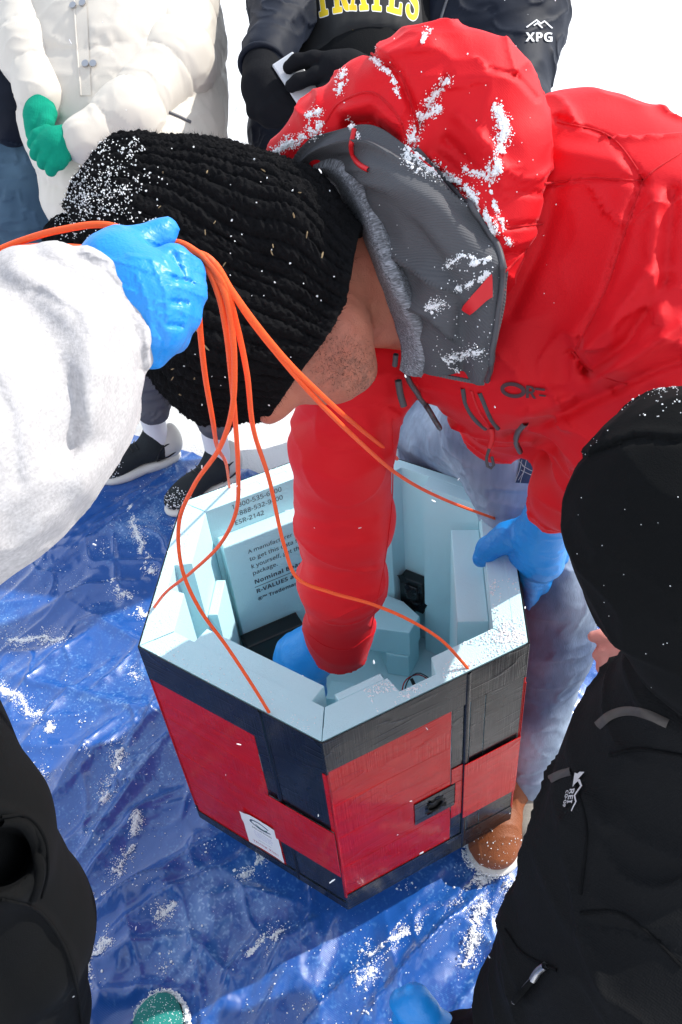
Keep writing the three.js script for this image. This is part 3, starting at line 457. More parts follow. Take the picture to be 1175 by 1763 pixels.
  for (const i of [1, 2, 3, 4]) { part('tape_band', slab(i, 0.0005, 0.3655, 0.568, BX.y1 - 0.0006, 0.0012, 0.0018), M.blackTape, box); part('tape_band', slab(i, 0.0005, 0.3655, BX.y0 + 0.0005, 0.14, 0.0012, 0.0018), M.blackTape, box); strips(i, 0.0, 0.366, 0.139, 0.569, 6); }
  // corner tape edges
  for (let i = 0; i < 6; i++) for (const [a, b, m] of [[BX.y0 + 0.001, 0.15, M.blackTape], [0.15, i === 0 ? 0.565 : 0.562, M.redTape], [0.565, BX.y1 - 0.001, M.blackTape]]) { const c = corner(i, BX.R + 0.0003), g = new THREE.CylinderGeometry(0.0032, 0.0032, b - a - 0.0005, 10); g.translate(c[0], (a + b) / 2, c[1]); part('tape_corner', g, m, box); }
  part('tape_band', slab(1, -0.0032, 0.0, 0.24, 0.55, 0.0015, 0.0028), M.redTape, box);
  // sponsor sticker
  const cv = document.createElement('canvas'); cv.width = 360; cv.height = 504; const x = cv.getContext('2d'); x.fillStyle = '#f2f2f4'; x.fillRect(0, 0, 360, 504);
  x.strokeStyle = '#16324f'; x.lineWidth = 17; x.beginPath(); x.ellipse(178, 98, 92, 44, 0.08, 0.4, Math.PI * 1.85); x.stroke(); x.strokeStyle = '#2c6b58'; x.lineWidth = 13; x.beginPath(); x.ellipse(190, 106, 52, 24, 0.1, -0.3, Math.PI); x.stroke(); x.strokeStyle = '#16324f'; x.lineWidth = 15; x.beginPath(); x.moveTo(110, 128); x.quadraticCurveTo(190, 150, 282, 118); x.stroke();
  x.fillStyle = '#20262c'; x.font = 'bold 36px sans-serif'; x.textAlign = 'center'; x.fillText('SOLUTIONS', 182, 196); x.fillStyle = '#5a5aa8'; x.font = '17px sans-serif';
  ['www.', 'We would like to thank', 'our sponsors for helping', 'this flight to take place,', 'if found please call us'].forEach((s, k) => k && x.fillText(s, 182, 218 + k * 26)); x.fillStyle = '#2c2c40'; x.fillText('with this number', 182, 376); x.fillStyle = '#b3202c'; x.font = 'bold 40px serif'; x.fillText('THANK YOU!', 182, 446);
  const st = new THREE.CanvasTexture(cv); st.colorSpace = THREE.SRGBColorSpace;
  const sg = new THREE.PlaneGeometry(0.086, 0.121, 8, 8), f5 = wallFrame(5), sp = sg.attributes.position; for (let k = 0; k < sp.count; k++) { const X = sp.getX(k), Y = sp.getY(k); sp.setZ(k, 0.0012 * Math.pow(Math.abs(X) / 0.043, 3) + (X < -0.03 && Y > 0.03 ? 0.002 : 0) + 0.0004 * noise(X * 90, Y * 90)); } sg.computeVertexNormals();
  sg.applyMatrix4(new THREE.Matrix4().makeBasis(V(f5.e[0], 0, f5.e[1]), V(0, 1, 0), V(f5.n[0], 0, f5.n[1])).setPosition(wallPt(5, 0.182, 0.199, -0.0036)));
  part('sticker', sg, std({ map: st, roughness: 0.45 }), box);
  // black print on the foam
  const print = (lines, w, h, i, s, y, d, parent) => { const c = document.createElement('canvas'); c.width = 1024; c.height = Math.round(1024 * h / w); const g = c.getContext('2d'); g.fillStyle = '#000'; g.fillRect(0, 0, c.width, c.height); g.fillStyle = '#fff'; for (const [t, fy, sz, wt] of lines) { if (t === '-') { g.fillRect(0, fy * c.height, c.width, 7); continue; } g.font = `${wt || ''} ${Math.round(sz * c.height)}px sans-serif`; g.fillText(t, 4, fy * c.height); } const tx = new THREE.CanvasTexture(c); const pg = new THREE.PlaneGeometry(w, h), f = wallFrame(i); pg.applyMatrix4(new THREE.Matrix4().makeBasis(V(-f.e[0], 0, -f.e[1]), V(0, 1, 0), V(-f.n[0], 0, -f.n[1])).setPosition(wallPt(i, s, y, d))); part('foam_print', pg, new THREE.MeshStandardMaterial({ color: col('#46545e'), alphaMap: tx, transparent: true, roughness: 0.8 }), parent); };
  print([['1-800-535-6000', 0.24, 0.23], ['1-888-532-9400', 0.55, 0.23], ['ESR-2142', 0.86, 0.23]], 0.2, 0.068, 3, 0.185, BX.y1 - 0.037, 0.0527, box);
  print([['A manufacturer sheet', 0.1, 0.085], ['to get this data for', 0.23, 0.09], ['k yourself, get the', 0.36, 0.09], ['package.', 0.48, 0.09], ['Nominal Board Thickness', 0.64, 0.1, 'bold'], ['-', 0.69], ['R-VALUES at mean', 0.81, 0.1, 'bold'], ['\u00ae\u2122 Trademark of The', 0.95, 0.085, 'bold']], 0.24, 0.165, 3, 0.16, BX.y1 - 0.178, 0.0907, box);
  // snow blown onto the near right of the rim
  const L = []; for (let k = 0; k < 2600; k++) { const i = rnd() < 0.72 ? 0 : 1, s = i === 0 ? 0.366 - Math.pow(rnd(), 1.3) * 0.27 : Math.pow(rnd(), 1.4) * 0.14, d = rr(0.002, 0.05); if (i === 0 && s < 0.21 && s > 0.14 && d > 0.018) continue; const p = wallPt(i, s, BX.y1, d), t = fbm(p.x * 26, p.z * 26, 2, 2); if (t < rr(-0.25, 0.2)) continue; const z = 0.0006 + 0.0014 * Math.pow(rnd(), 2); p.y += z * 0.4; L.push([p, z]); }
  for (let k = 0; k < 500; k++) { const i = [3, 4, 5][k % 3], p = wallPt(i, rr(0.02, 0.34), BX.y1, rr(0.001, 0.05) * rnd()), z = 0.0004 + 0.0008 * rnd(); p.y += z * 0.4; L.push([p, z]); }
  crumbs(L, M.crumb, 'rim_snow', box);
}
// ---------------------------------------------------------------- wrinkles
const cloth = (f, a, b = 0.5, seedz = 0) => (x, y, z) => { const w = fbm(x * f, y * f, z * f + seedz, 2); const r = 1 - Math.abs(noise(x * f * 0.9 + 2 * w + seedz, y * f * 2.1, z * f * 0.9)); return a * (w + b * (r * r * r - 0.4)); };
const creases = (f, a, sd = 0, p = 7) => (x, y, z) => { const w = 1.4 * noise(x * f * 0.5 + sd, y * f * 0.5, z * f * 0.5); return a * (Math.pow(1 - Math.abs(noise(x * f + w, y * f * 1.3 - w, z * f + sd)), p) - 0.12); };
const hand = (...chains) => chains.flatMap(chain);
const skinCol = (base, dark, f) => (x, y, z) => { const n = 0.5 + 0.9 * fbm(x * 45, y * 45, z * 45, 3), k = f ? f(x, y, z) : 0; return [0, 1, 2].map(i => lerp(lerp(base[i], base[i] * [0.88, 0.7, 0.68][i], n), dark[i], k)); };
function shoe(parent, toe, heel, w, mats, opts = {}) { // toe and heel on the ground
  const ax = toe.clone().sub(heel), L = ax.length(), f = ax.clone().normalize(), s = V().crossVectors(V(0, 1, 0), f).normalize(), up = V(0, 1, 0), at = (t, y, sx = 0) => heel.clone().addScaledVector(f, t * L).addScaledVector(up, y).addScaledVector(s, sx * w);
  const E = (t, y, rl, rh, rw, sx = 0) => ell(at(t, y, sx), f.clone().multiplyScalar(rl * L), up.clone().multiplyScalar(rh), s.clone().multiplyScalar(rw * w));
  const y0 = heel.y;
  const H = opts.sole || 0.03;
  const sole = [E(0.76, H * 0.5, 0.24, H * 0.75, 0.5, 0.02), E(0.5, H * 0.5, 0.3, H * 0.72, 0.44), E(0.2, H * 0.55, 0.22, H * 0.8, 0.42)];
  part('sole', solid(sole, 0.03, 0.005, (x, y, z) => 0.0008 * noise(x * 60, y * 60, z * 60), null, (x, y, z) => Math.max(y0 - y, y - (y0 + H))), mats.sole, parent);
  const upper = [E(0.78, H + 0.012, 0.2, 0.034, 0.45, 0.02), E(0.55, H + 0.03, 0.25, 0.04, 0.4), E(0.22, H + 0.035, 0.2, 0.05, 0.37), cone(at(0.3, H + 0.05), 0.36 * w, at(0.24, H + (opts.high || 0.07)), 0.33 * w)];
  const u = part('upper', solid(upper, 0.035, 0.0045, opts.wrinkle || ((x, y, z) => 0.0015 * fbm(x * 50, y * 50, z * 50, 2)), null, (x, y, z) => (y0 + H - 0.004) - y), mats.upper, parent);
  if (mats.heel) part('heel_counter', solid([E(0.12, H + 0.035, 0.17, 0.056, 0.41), E(0.03, H + 0.06, 0.08, 0.05, 0.28)], 0.03, 0.005, null, null, (x, y, z) => (y0 + H - 0.003) - y), mats.heel, parent);
  if (mats.lace) for (let i = 0; i < 5; i++) { const t = 0.46 + i * 0.065; part('lace', tube([at(t, H + 0.068 - i * 0.004, -0.26), at(t + 0.02, H + 0.077 - i * 0.005, 0), at(t, H + 0.068 - i * 0.004, 0.26)], 0.0022, 6), mats.lace, parent); }
  return { at, u };
}
function snowOn(und, lines, parent, name, size = 0.0016, extra = []) {
  const L = []; let k = 0;
  for (let [pts, w, dens] of lines) {
    w *= 0.7; const c = new THREE.CatmullRomCurve3(pts.map(p => V(p[0], p[1], 0)), false, 'centripetal'), len = c.getLength(), n = Math.round(len * dens * 4); k++;
    for (let i = 0; i < n; i++) { const t = rnd(), q = c.getPoint(t), ww = w * (0.3 + 1.1 * Math.abs(noise(t * len * 0.05, k * 5.1)) ), rad = Math.pow(rnd(), 2.4) * ww * 2.6, an = rnd() * 6.283, x = q.x + Math.cos(an) * rad, y = q.y + Math.sin(an) * rad; if (!und.hit(x, y) || fbm(x * 0.1, y * 0.1, k, 3) + 0.06 < rr(-0.25, 0.5) * (0.4 + 0.8 * rad / w)) continue; const s = size * (0.3 + 0.65 * Math.pow(rnd(), 2)) * (rnd() < 0.06 ? 2.2 : 1); L.push([und.at(x, y, s * 0.5), s]); }
  }
  for (const [x, y, s] of extra) if (und.hit(x, y)) L.push([und.at(x, y, s * 0.4), s]);
  return crumbs(L, M.crumb, name, parent);
}
const decal = (draw, w, h, colour) => { const c = document.createElement('canvas'); c.width = w; c.height = h; const g = c.getContext('2d'); g.fillStyle = '#000'; g.fillRect(0, 0, w, h); g.fillStyle = '#fff'; g.strokeStyle = '#fff'; draw(g, w, h); const t = new THREE.CanvasTexture(c); return new THREE.MeshStandardMaterial({ color: col(colour), alphaMap: t, transparent: true, roughness: 0.6 }); };

// ---------------------------------------------------------------- the man in the red jacket, bent over the box
const redMan = thing('person', 'person in a red puffer jacket and black knit cap bending over the open box', 'person', V(0.3, 0, -1.05));
{
  // head and neck
  const headPrims = [ell(P(370, 470, 0.9), P(520, 548, 0.9).sub(P(370, 470, 0.9)).setLength(0.105), P(300, 600, 0.9).sub(P(370, 470, 0.9)).setLength(0.088), FW.clone().multiplyScalar(0.07)),
    ...chain([[500, 535, 0.895, 100], [560, 580, 0.892, 72], [595, 622, 0.89, 42]]), ...chain([[560, 590, 0.892, 64], [572, 645, 0.895, 30]]), ...chain([[470, 605, 0.895, 78], [520, 645, 0.9, 36], [572, 652, 0.9, 24]]), ...chain([[455, 655, 0.9, 36], [472, 690, 0.9, 22], [462, 714, 0.895, 14]]), blob(548, 672, 0.9, 11),
    ...chain([[560, 500, 0.935, 95], [640, 480, 0.975, 108], [720, 490, 1.0, 105], [800, 520, 1.06, 100]]), blob(618, 642, 0.893, 24), blob(584, 668, 0.897, 12)];
  const jaw = P(600, 640, 0.84), chin = P(632, 655, 0.87);
  const stub = (x, y, z) => { const d = Math.min(Math.hypot(x - jaw.x, y - jaw.y, z - jaw.z) / 0.055, Math.hypot(x - chin.x, y - chin.y, z - chin.z) / 0.035); return clamp(1.15 - d) * (0.3 + 0.7 * clamp(0.5 + 1.3 * noise(x * 420, y * 420, z * 420))) * 0.7; };
  part('body', solid(headPrims, 0.024, 0.0035, (x, y, z) => 0.0006 * noise(x * 130, y * 130, z * 130), skinCol([0.5, 0.185, 0.115], [0.1, 0.06, 0.045], stub)), M.skin, redMan);

  // jacket: trunk, arms
  const J = [...chain([[885, 715, 1.3, 70], [880, 640, 1.14, 105], [930, 490, 1.02, 180], [985, 352, 0.97, 150]]), ...chain([[985, 352, 0.97, 150], [1110, 400, 0.92, 158], [1245, 480, 0.88, 172]]),
    ...chain([[790, 605, 1.06, 110], [900, 590, 1.03, 138], [1010, 550, 0.97, 130], [1120, 520, 0.92, 130]]), ...chain([[880, 640, 1.1, 100], [880, 690, 1.2, 50], [860, 720, 1.3, 62]]),
    ...chain([[1205, 480, 0.87, 155], [1150, 600, 0.85, 112], [1085, 740, 0.96, 88], [985, 845, 1.2, 58], [952, 872, 1.29, 46]]), ...chain([[985, 352, 0.97, 150], [800, 420, 1.05, 140], [690, 560, 1.07, 105]])];
  const seamW = cloth(9, 0.0075, 0.8, 3), jst = strokes([[[[1108, 312], [1084, 378], [1045, 495], [992, 602]], 7, -0.005], [[[1000, 605], [1050, 560], [1110, 470]], 13, 0.008], [[[1015, 640], [1080, 590], [1150, 480]], 12, -0.007], [[[1030, 650], [1100, 615], [1175, 560]], 12, 0.009], [[[1060, 668], [1120, 640], [1175, 620]], 9, -0.006], [[[1130, 340], [1120, 430], [1135, 540]], 13, 0.006], [[[1160, 330], [1150, 450]], 11, -0.006], [[[940, 318], [1030, 306], [1108, 312]], 6, -0.004], [[[960, 205], [1050, 240], [1108, 312]], 6, -0.004], [[[970, 260], [1060, 275]], 16, 0.004], [[[700, 650], [760, 700], [800, 735]], 10, -0.004], [[[880, 745], [960, 715], [1060, 668]], 12, -0.006], [[[900, 720], [980, 690]], 12, 0.005], [[[960, 330], [930, 430], [880, 540]], 14, -0.005], [[[985, 604], [1000, 618], [1012, 640]], 6, -0.008]], 1.15), fold = (x, y, z) => { const a = P(1035, 640, 0.86), d = Math.hypot(x - a.x, y - a.y, z - a.z); return -0.006 * Math.exp(-d * d / 0.0018) * Math.sin((x * 1.2 + y * 0.6) * 210) * 0.8; };
  const jc = creases(11, 0.0065, 3), sc = creases(11, 0.003, 9, 5), hcr = creases(17, 0.005, 5);
  const jacket = part('jacket', solid(J, 0.05, 0.0052, (x, y, z) => seamW(x, y, z) * 0.7 + jst(x, y, z) * 1.15 + jc(x, y, z)), M.red, redMan);
  const armP = chain([[690, 585, 1.07, 92], [612, 650, 1.06, 92], [590, 760, 1.13, 85], [594, 890, 1.27, 79], [590, 1000, 1.39, 70], [584, 1080, 1.5, 56], [584, 1140, 1.57, 50]]);
  const armFold = cloth(8, 0.005, 0.15, 8), ast = strokes([[[[500, 880], [560, 900], [640, 890]], 9, -0.006], [[[505, 920], [580, 945], [660, 930]], 10, 0.006], [[[515, 965], [580, 985], [640, 975]], 8, -0.006], [[[520, 1010], [590, 1035], [655, 1020]], 9, 0.006], [[[525, 1055], [590, 1078], [645, 1060]], 8, -0.006], [[[500, 740], [570, 700], [680, 700]], 12, -0.005], [[[665, 720], [672, 860], [660, 1000]], 6, -0.003], [[[520, 800], [600, 830], [670, 790]], 12, 0.004]]);
  const sleeve = part('sleeve', solid(armP, 0.03, 0.0042, (x, y, z) => armFold(x, y, z) + ast(x, y, z) * 0.55 + sc(x, y, z), null, (() => { const o = P(584, 1116, 1.545), n = P(584, 1140, 1.58).sub(P(592, 1040, 1.44)).normalize(); return (x, y, z) => (x - o.x) * n.x + (y - o.y) * n.y + (z - o.z) * n.z; })()), M.red, redMan);

  // hood, lying back on the shoulders
  const H = [...chain([[488, 268, 0.93, 32], [560, 228, 0.9, 52], [640, 172, 0.875, 60], [742, 148, 0.85, 82], [826, 172, 0.84, 84], [862, 240, 0.84, 74], [860, 305, 0.85, 72], [848, 385, 0.86, 64], [838, 445, 0.87, 46], [828, 505, 0.885, 22]]), ...chain([[640, 190, 0.9, 60], [740, 240, 0.9, 110], [800, 330, 0.91, 95]]), ...chain([[575, 215, 0.875, 30], [640, 185, 0.85, 26], [690, 215, 0.835, 22], [705, 250, 0.83, 18]])];
  const crease = [[[640, 165], [735, 190], [700, 255]], [[770, 130], [735, 190], [712, 262]], [[712, 290], [790, 350], [850, 400], [862, 470]], [[880, 330], [935, 335]], [[870, 390], [930, 395]]];
  const hoodW = cloth(13, 0.006, 0.7, 21), hst = strokes([[[[772, 128], [742, 175], [722, 215], [706, 258]], 6, -0.006], [[[640, 92], [690, 128], [720, 215]], 8, -0.006], [[[870, 392], [935, 385]], 5, -0.004], [[[870, 330], [940, 335]], 5, -0.003], [[[845, 120], [890, 130], [925, 170]], 5, -0.003], [[[725, 290], [790, 345], [840, 410], [850, 480]], 6, -0.005], [[[745, 275], [810, 330], [862, 400]], 9, 0.005], [[[590, 190], [640, 175], [690, 215]], 9, 0.005], [[[600, 215], [640, 208], [680, 240]], 10, -0.012], [[[660, 90], [740, 80]], 14, 0.004], [[[790, 200], [850, 260], [870, 330]], 12, 0.005], [[[770, 240], [830, 300]], 9, -0.004], [[[860, 440], [905, 430]], 5, -0.004]], 0.95);
  const hood = part('hood', solid(H, 0.03, 0.0042, (x, y, z) => hoodW(x, y, z) + hst(x, y, z) * 1.2 + hcr(x, y, z)), M.red, redMan);
  // grey soft collar and lining, heather collar of the layer below
  const colr = sheet([[[498, 274, 0.9], [560, 236, 0.865], [640, 218, 0.825], [702, 252, 0.81], [782, 326, 0.815], [836, 385, 0.822], [862, 440, 0.832], [868, 500, 0.845], [856, 570, 0.868], [836, 656, 0.9]], [[515, 286, 0.905], [578, 262, 0.86], [642, 268, 0.82], [694, 322, 0.805], [742, 398, 0.81], [772, 470, 0.825], [778, 530, 0.845], [765, 590, 0.875], [768, 648, 0.915]], [[528, 300, 0.93], [590, 292, 0.89], [625, 322, 0.87], [655, 390, 0.865], [688, 470, 0.87], [704, 520, 0.88], [716, 570, 0.9], [724, 605, 0.92], [718, 634, 0.94]]], 120, 50, 0.006, (u, v) => 0.014 * fbm(u * 6, v * 2.5, 3, 2) + 0.014 * Math.pow(1 - Math.abs(noise(u * 5 + v * 2.5, v * 1.6, 2)), 4) - 0.012 * Math.exp(-(((v - 0.5 - 0.2 * Math.sin(u * 5)) / 0.09) ** 2)) * sstep(0.3, 0.6, u));
  const collar = part('collar', colr, M.grayShell, redMan);
  const hc = sheet([[[500, 296, 0.94], [570, 306, 0.93], [606, 362, 0.925], [636, 430, 0.925], [662, 500, 0.925], [686, 556, 0.92], [694, 605, 0.925], [690, 636, 0.94]], [[520, 280, 0.905], [592, 290, 0.868], [636, 355, 0.855], [660, 428, 0.852], [690, 505, 0.858], [720, 564, 0.88], [726, 610, 0.905], [710, 643, 0.935]], [[534, 284, 0.925], [612, 296, 0.885], [658, 362, 0.872], [686, 436, 0.87], [712, 512, 0.875], [735, 575, 0.9], [735, 620, 0.92], [720, 645, 0.95]]], 90, 24, 0.012, (u, v) => 0.0025 * fbm(u * 12, v * 4, 6, 2));
  part('inner_collar', hc, M.heather, redMan);
  const und = new Under([jacket, hood, collar, sleeve]);
  const mk = (n, pts, r, m, lift = 0, o) => part(n, und.line(pts, r, lift), m, o || redMan);
  // seams and trims
  for (const p of [[[1175, 262], [1112, 308], [1084, 378], [1045, 495], [992, 602]], [[938, 316], [1020, 308], [1108, 312]], [[960, 210], [1050, 235], [1110, 308]], [[985, 604], [1020, 640], [1080, 662]]]) mk('seam', p, 0.0011, M.red);
  for (const p of [[[770, 128], [742, 175], [722, 215], [706, 258]], [[706, 258], [770, 312], [830, 370], [862, 440], [868, 500]], [[640, 92], [690, 128], [720, 215]], [[870, 392], [935, 385]], [[560, 212], [582, 180], [640, 160], [688, 205], [705, 255]], [[868, 470], [905, 432]]]) mk('hood_seam', p, 0.0013, M.red, 0, hood);
  mk('collar_piping', [[612, 222], [606, 255], [618, 282], [636, 292]], 0.0026, M.redTrim, 0.001, collar);
  mk('collar_piping', [[494, 268], [488, 280], [492, 290]], 0.0026, M.redTrim, 0.001, collar);
  mk('collar_binding', [[716, 256], [782, 322], [846, 404], [864, 458], [856, 545], [840, 655]], 0.0034, M.grayTrim, 0.001, collar);
  // collar zip teeth
  for (let i = 0; i < 22; i++) { const t = i / 21, x = lerp(722, 832, t), y = 636 + 24 * Math.pow(t, 0.8); const g = new THREE.BoxGeometry(0.0022, 0.004, 0.003); const p = P(x, y, lerp(0.938, 0.898, t)); g.lookAt(RT); g.translate(p.x, p.y, p.z); part('zip_tooth', g, M.zipper, collar); }
  // small red tab on collar edge
  { const g = und.patch([[795, 530], [846, 470], [846, 510], [812, 540]], 8, 6, 0.003); part('collar_tab', g, M.redTrim, collar); }
  // chest zip, pocket welts, pull
  mk('zip', [[694, 625], [704, 655], [735, 700], [758, 738]], 0.0036, M.zipper, 0.0005);
  part('zip_pull', tube([P(686, 655, 0.985), P(690, 680, 0.995), P(696, 700, 1.0)], 0.0042, 8, 10), M.grayTrim, redMan);
  part('zip_pull', tube([P(682, 610, 0.96), P(680, 630, 0.97)], 0.0032, 8, 10), M.grayTrim, redMan);
  mk('pocket_welt', [[797, 668], [802, 695], [818, 722], [836, 738]], 0.003, M.grayTrim); mk('pocket_welt', [[826, 676], [836, 700], [846, 722], [858, 738]], 0.003, M.grayTrim); mk('pocket_zip', [[812, 672], [824, 705], [842, 732]], 0.0018, M.redTrim);
  { const d = und.depth(846, 735); const pl = part('zip_pull', tube([P(846, 738, d), P(848, 752, d + 0.003), P(843, 772, d + 0.006)], 0.0038, 8, 12), M.redTrim, redMan); part('pull_loop', tube([P(843, 772, d + 0.006), P(838, 790, d + 0.008), P(842, 806, d + 0.01), P(850, 804, d + 0.01), P(847, 786, d + 0.008)], 0.002, 6), M.grayTrim, pl); }
  mk('sleeve_seam', [[676, 720], [676, 850], [664, 960], [640, 1080]], 0.0009, M.red, 0.0002, sleeve); mk('sleeve_hem', [[532, 1092], [560, 1112], [600, 1118], [640, 1092]], 0.001, M.red, 0.0002, sleeve);
  mk('hem_zip', [[905, 728], [893, 742], [889, 760], [896, 778]], 0.004, M.zipper);
  part('chest_logo', und.patch([[862, 653], [946, 662], [946, 693], [862, 684]], 24, 10, 0.0016), decal((g, w, h) => { g.lineWidth = 26; g.beginPath(); g.ellipse(w * 0.27, h * 0.48, w * 0.22, h * 0.33, 0, 0, 7); g.stroke(); g.font = `bold ${h * 0.95}px sans-serif`; g.fillText('R', w * 0.5, h * 0.82); g.fillRect(w * 0.72, h * 0.2, w * 0.2, h * 0.12); g.fillRect(w * 0.8, h * 0.55, w * 0.14, h * 0.1); }, 320, 128, '#4d3034'), redMan);

  // snow caught on hood and collar
  const ex = []; for (let i = 0; i < 90; i++) ex.push([rr(460, 960), rr(50, 560), 0.0004 + 0.0006 * rnd()]);
  const extraC = []; for (let i = 0; i < 90; i++) extraC.push([rr(740, 850), rr(430, 640), 0.0004 + 0.0006 * rnd()]);
  snowOn(und, [[[[705, 258], [716, 220], [740, 175], [772, 135]], 9, 9], [[[712, 215], [760, 185]], 6, 7], [[[856, 185], [868, 215], [862, 255], [852, 300]], 11, 14], [[[712, 262], [760, 300], [800, 322], [835, 370], [850, 400]], 12, 10], [[[800, 290], [845, 300], [850, 275]], 16, 8], [[[845, 330], [868, 395], [878, 420]], 5, 5], [[[640, 100], [672, 130], [688, 170]], 5, 6], [[[592, 120], [584, 160]], 6, 9], [[[470, 262], [510, 240], [555, 215]], 10, 12], [[[530, 200], [550, 190]], 8, 14], [[[600, 205], [620, 240]], 5, 3], [[[700, 265], [720, 290], [745, 292]], 10, 10], [[[640, 80], [650, 110]], 4, 4], [[[735, 50], [728, 75]], 5, 6], [[[735, 530], [755, 525]], 10, 14], [[[790, 500], [825, 480], [840, 470]], 8, 10], [[[770, 460], [800, 440], [830, 455]], 7, 5], [[[810, 455], [845, 445]], 5, 9], [[[775, 615], [800, 610], [830, 605]], 7, 7], [[[745, 600], [790, 640]], 5, 2]], hood, 'hood_snow', 0.001, ex.concat(extraC));

  // gloves
  part('glove', solid(hand([[556, 1108, 1.55, 46], [530, 1128, 1.6, 48], [515, 1142, 1.64, 44]], [[500, 1120, 1.63, 26], [486, 1150, 1.68, 18], [492, 1185, 1.72, 13]], [[512, 1138, 1.63, 26], [505, 1170, 1.68, 17], [515, 1198, 1.72, 13]], [[530, 1148, 1.62, 26], [530, 1178, 1.67, 17], [540, 1202, 1.71, 13]], [[545, 1145, 1.61, 22], [546, 1172, 1.66, 15], [552, 1192, 1.7, 12]], [[540, 1112, 1.6, 22], [505, 1105, 1.64, 16], [488, 1118, 1.67, 13]]), 0.008, 0.003, (x, y, z) => 0.0009 * fbm(x * 60, y * 60, z * 60, 2)), M.nitrile, redMan).userData.label = 'blue glove reaching down into the box';
  part('glove', solid(hand([[950, 874, 1.36, 40], [932, 920, 1.42, 46], [930, 962, 1.45, 42]], [[925, 915, 1.43, 34], [876, 924, 1.45, 26], [842, 944, 1.475, 20], [829, 962, 1.49, 15]], [[905, 950, 1.46, 30], [917, 1005, 1.5, 15], [915, 1050, 1.55, 13], [912, 1083, 1.59, 10]], [[930, 965, 1.47, 26], [934, 1010, 1.52, 15], [928, 1050, 1.56, 12], [921, 1072, 1.6, 10]], [[948, 955, 1.47, 24], [953, 990, 1.52, 14], [944, 1028, 1.56, 12], [936, 1046, 1.6, 10]], [[962, 935, 1.46, 20], [966, 965, 1.51, 13], [958, 995, 1.55, 11], [950, 1010, 1.58, 9]]), 0.006, 0.0028, (x, y, z) => 0.0012 * Math.pow(1 - Math.abs(noise(x * 30 + y * 90, y * 30, z * 90)), 4) + 0.0006 * noise(x * 60, y * 60, z * 60)), M.nitrile, redMan).userData.label = 'blue glove gripping the foam rim';

  // jeans
  const hipC = P(820, 770, 1.42);
  const denim = (faded) => (x, y, z) => { const n = fbm(x * 9, y * 5, z * 9, 3), s = 0.5 + 0.5 * noise(x * 260, y * 40, z * 260), f = clamp(0.45 + n * 1.1 + faded); return [lerp(0.07, 0.36, f) * (0.85 + 0.3 * s), lerp(0.105, 0.45, f) * (0.85 + 0.3 * s), lerp(0.19, 0.57, f) * (0.85 + 0.3 * s)]; };
  M.denim = std({ color: col('#ffffff'), vertexColors: true, roughness: 0.92, bumpMap: rep(tDenim, 6), bumpScale: 0.0006 });
  const legs = [...chain([[865, 730, 1.5, 95], [910, 830, 1.58, 94], [952, 1000, 1.6, 84], [938, 1100, 1.66, 76], [912, 1250, 1.73, 58], [908, 1362, 1.78, 46]]), ...chain([[860, 730, 1.55, 100], [775, 745, 1.78, 84], [742, 850, 2.0, 66], [715, 930, 2.2, 52], [700, 1005, 2.34, 46]])];
  const jeans = part('jeans', solid(legs, 0.04, 0.0065, cloth(15, 0.006, 0.9, 31), denim(0.05)), M.denim, redMan);
  const uj = new Under([jeans]);
  part('jeans_pocket', uj.patch([[896, 785], [965, 775], [965, 835], [888, 830]], 10, 8, 0.002), M.darkDenim, redMan);
  const th = std({ color: col('#9aa0a4'), roughness: 0.9 }); for (const p of [[[898, 790], [893, 812], [888, 828]], [[906, 790], [901, 812], [896, 830]], [[898, 800], [925, 812], [960, 792]], [[896, 808], [925, 820], [960, 800]], [[893, 792], [903, 805], [893, 825]]]) part('stitching', uj.line(p, 0.0006, 0.0026), th, jeans);
  // shoes
  const brown = std({ color: col('#86471f'), roughness: 0.5, bumpMap: rep(tGrain, 16), bumpScale: 0.0008 });
  const toe = onPlane(834, 1512, 0.012), heel = toe.clone().add(V(0.115, 0, -0.215)); toe.y = heel.y = 0.014;
  const sh = shoe(redMan, toe, heel, 0.112, { sole: M.rubber, upper: brown }, { high: 0.075, sole: 0.028, wrinkle: (x, y, z) => 0.0022 * Math.pow(1 - Math.abs(noise(x * 22, y * 10, z * 40)), 4) });
  part('sock', solid(chain([[897, 1420, 1.735, 33], [905, 1360, 1.77, 36]]), 0.01, 0.005, cloth(40, 0.001)), std({ color: col('#8c8880'), roughness: 0.95, bumpMap: rep(tKnit, 14), bumpScale: 0.001 }), redMan);
  const us = new Under([sh.u]); const L = []; for (let i = 0; i < 420; i++) { const a = rr(788, 910), b = rr(1425, 1512); if (!us.hit(a, b)) continue; const near = clamp(1 - Math.hypot((a - 815) / 45, (b - 1492) / 28)); if (rnd() > 0.25 + near) continue; const s = 0.0006 + 0.0015 * rnd() * rnd(); L.push([us.at(a, b, s * 0.4), s]); }
  for (let i = 0; i < 900; i++) { const t = rr(-0.6, 1.3), q = toe.clone().lerp(heel, 0.22), a = t * 1.8 + 0.4, f = toe.clone().sub(heel).normalize(), r = rr(0.045, 0.062), p = q.clone().addScaledVector(f, Math.cos(a) * r * 0.95).add(V(f.z, 0, -f.x).multiplyScalar(-Math.sin(a) * r)); p.y = tarpH(p.x, p.z) + rr(0, 0.03) * rnd(); const s = 0.001 + 0.002 * rnd() * rnd(); L.push([p, s]); }
  crumbs(L, M.crumb, 'shoe_snow', redMan);
  const toe2 = onPlane(690, 1040, 0.012), h2 = toe2.clone().add(V(0.02, 0, -0.25)); toe2.y = h2.y = 0.0; shoe(redMan, toe2.add(V(0, 0, -0.1)), h2.add(V(0, 0, -0.1)), 0.11, { sole: M.rubber, upper: brown }, { high: 0.075, sole: 0.028 });

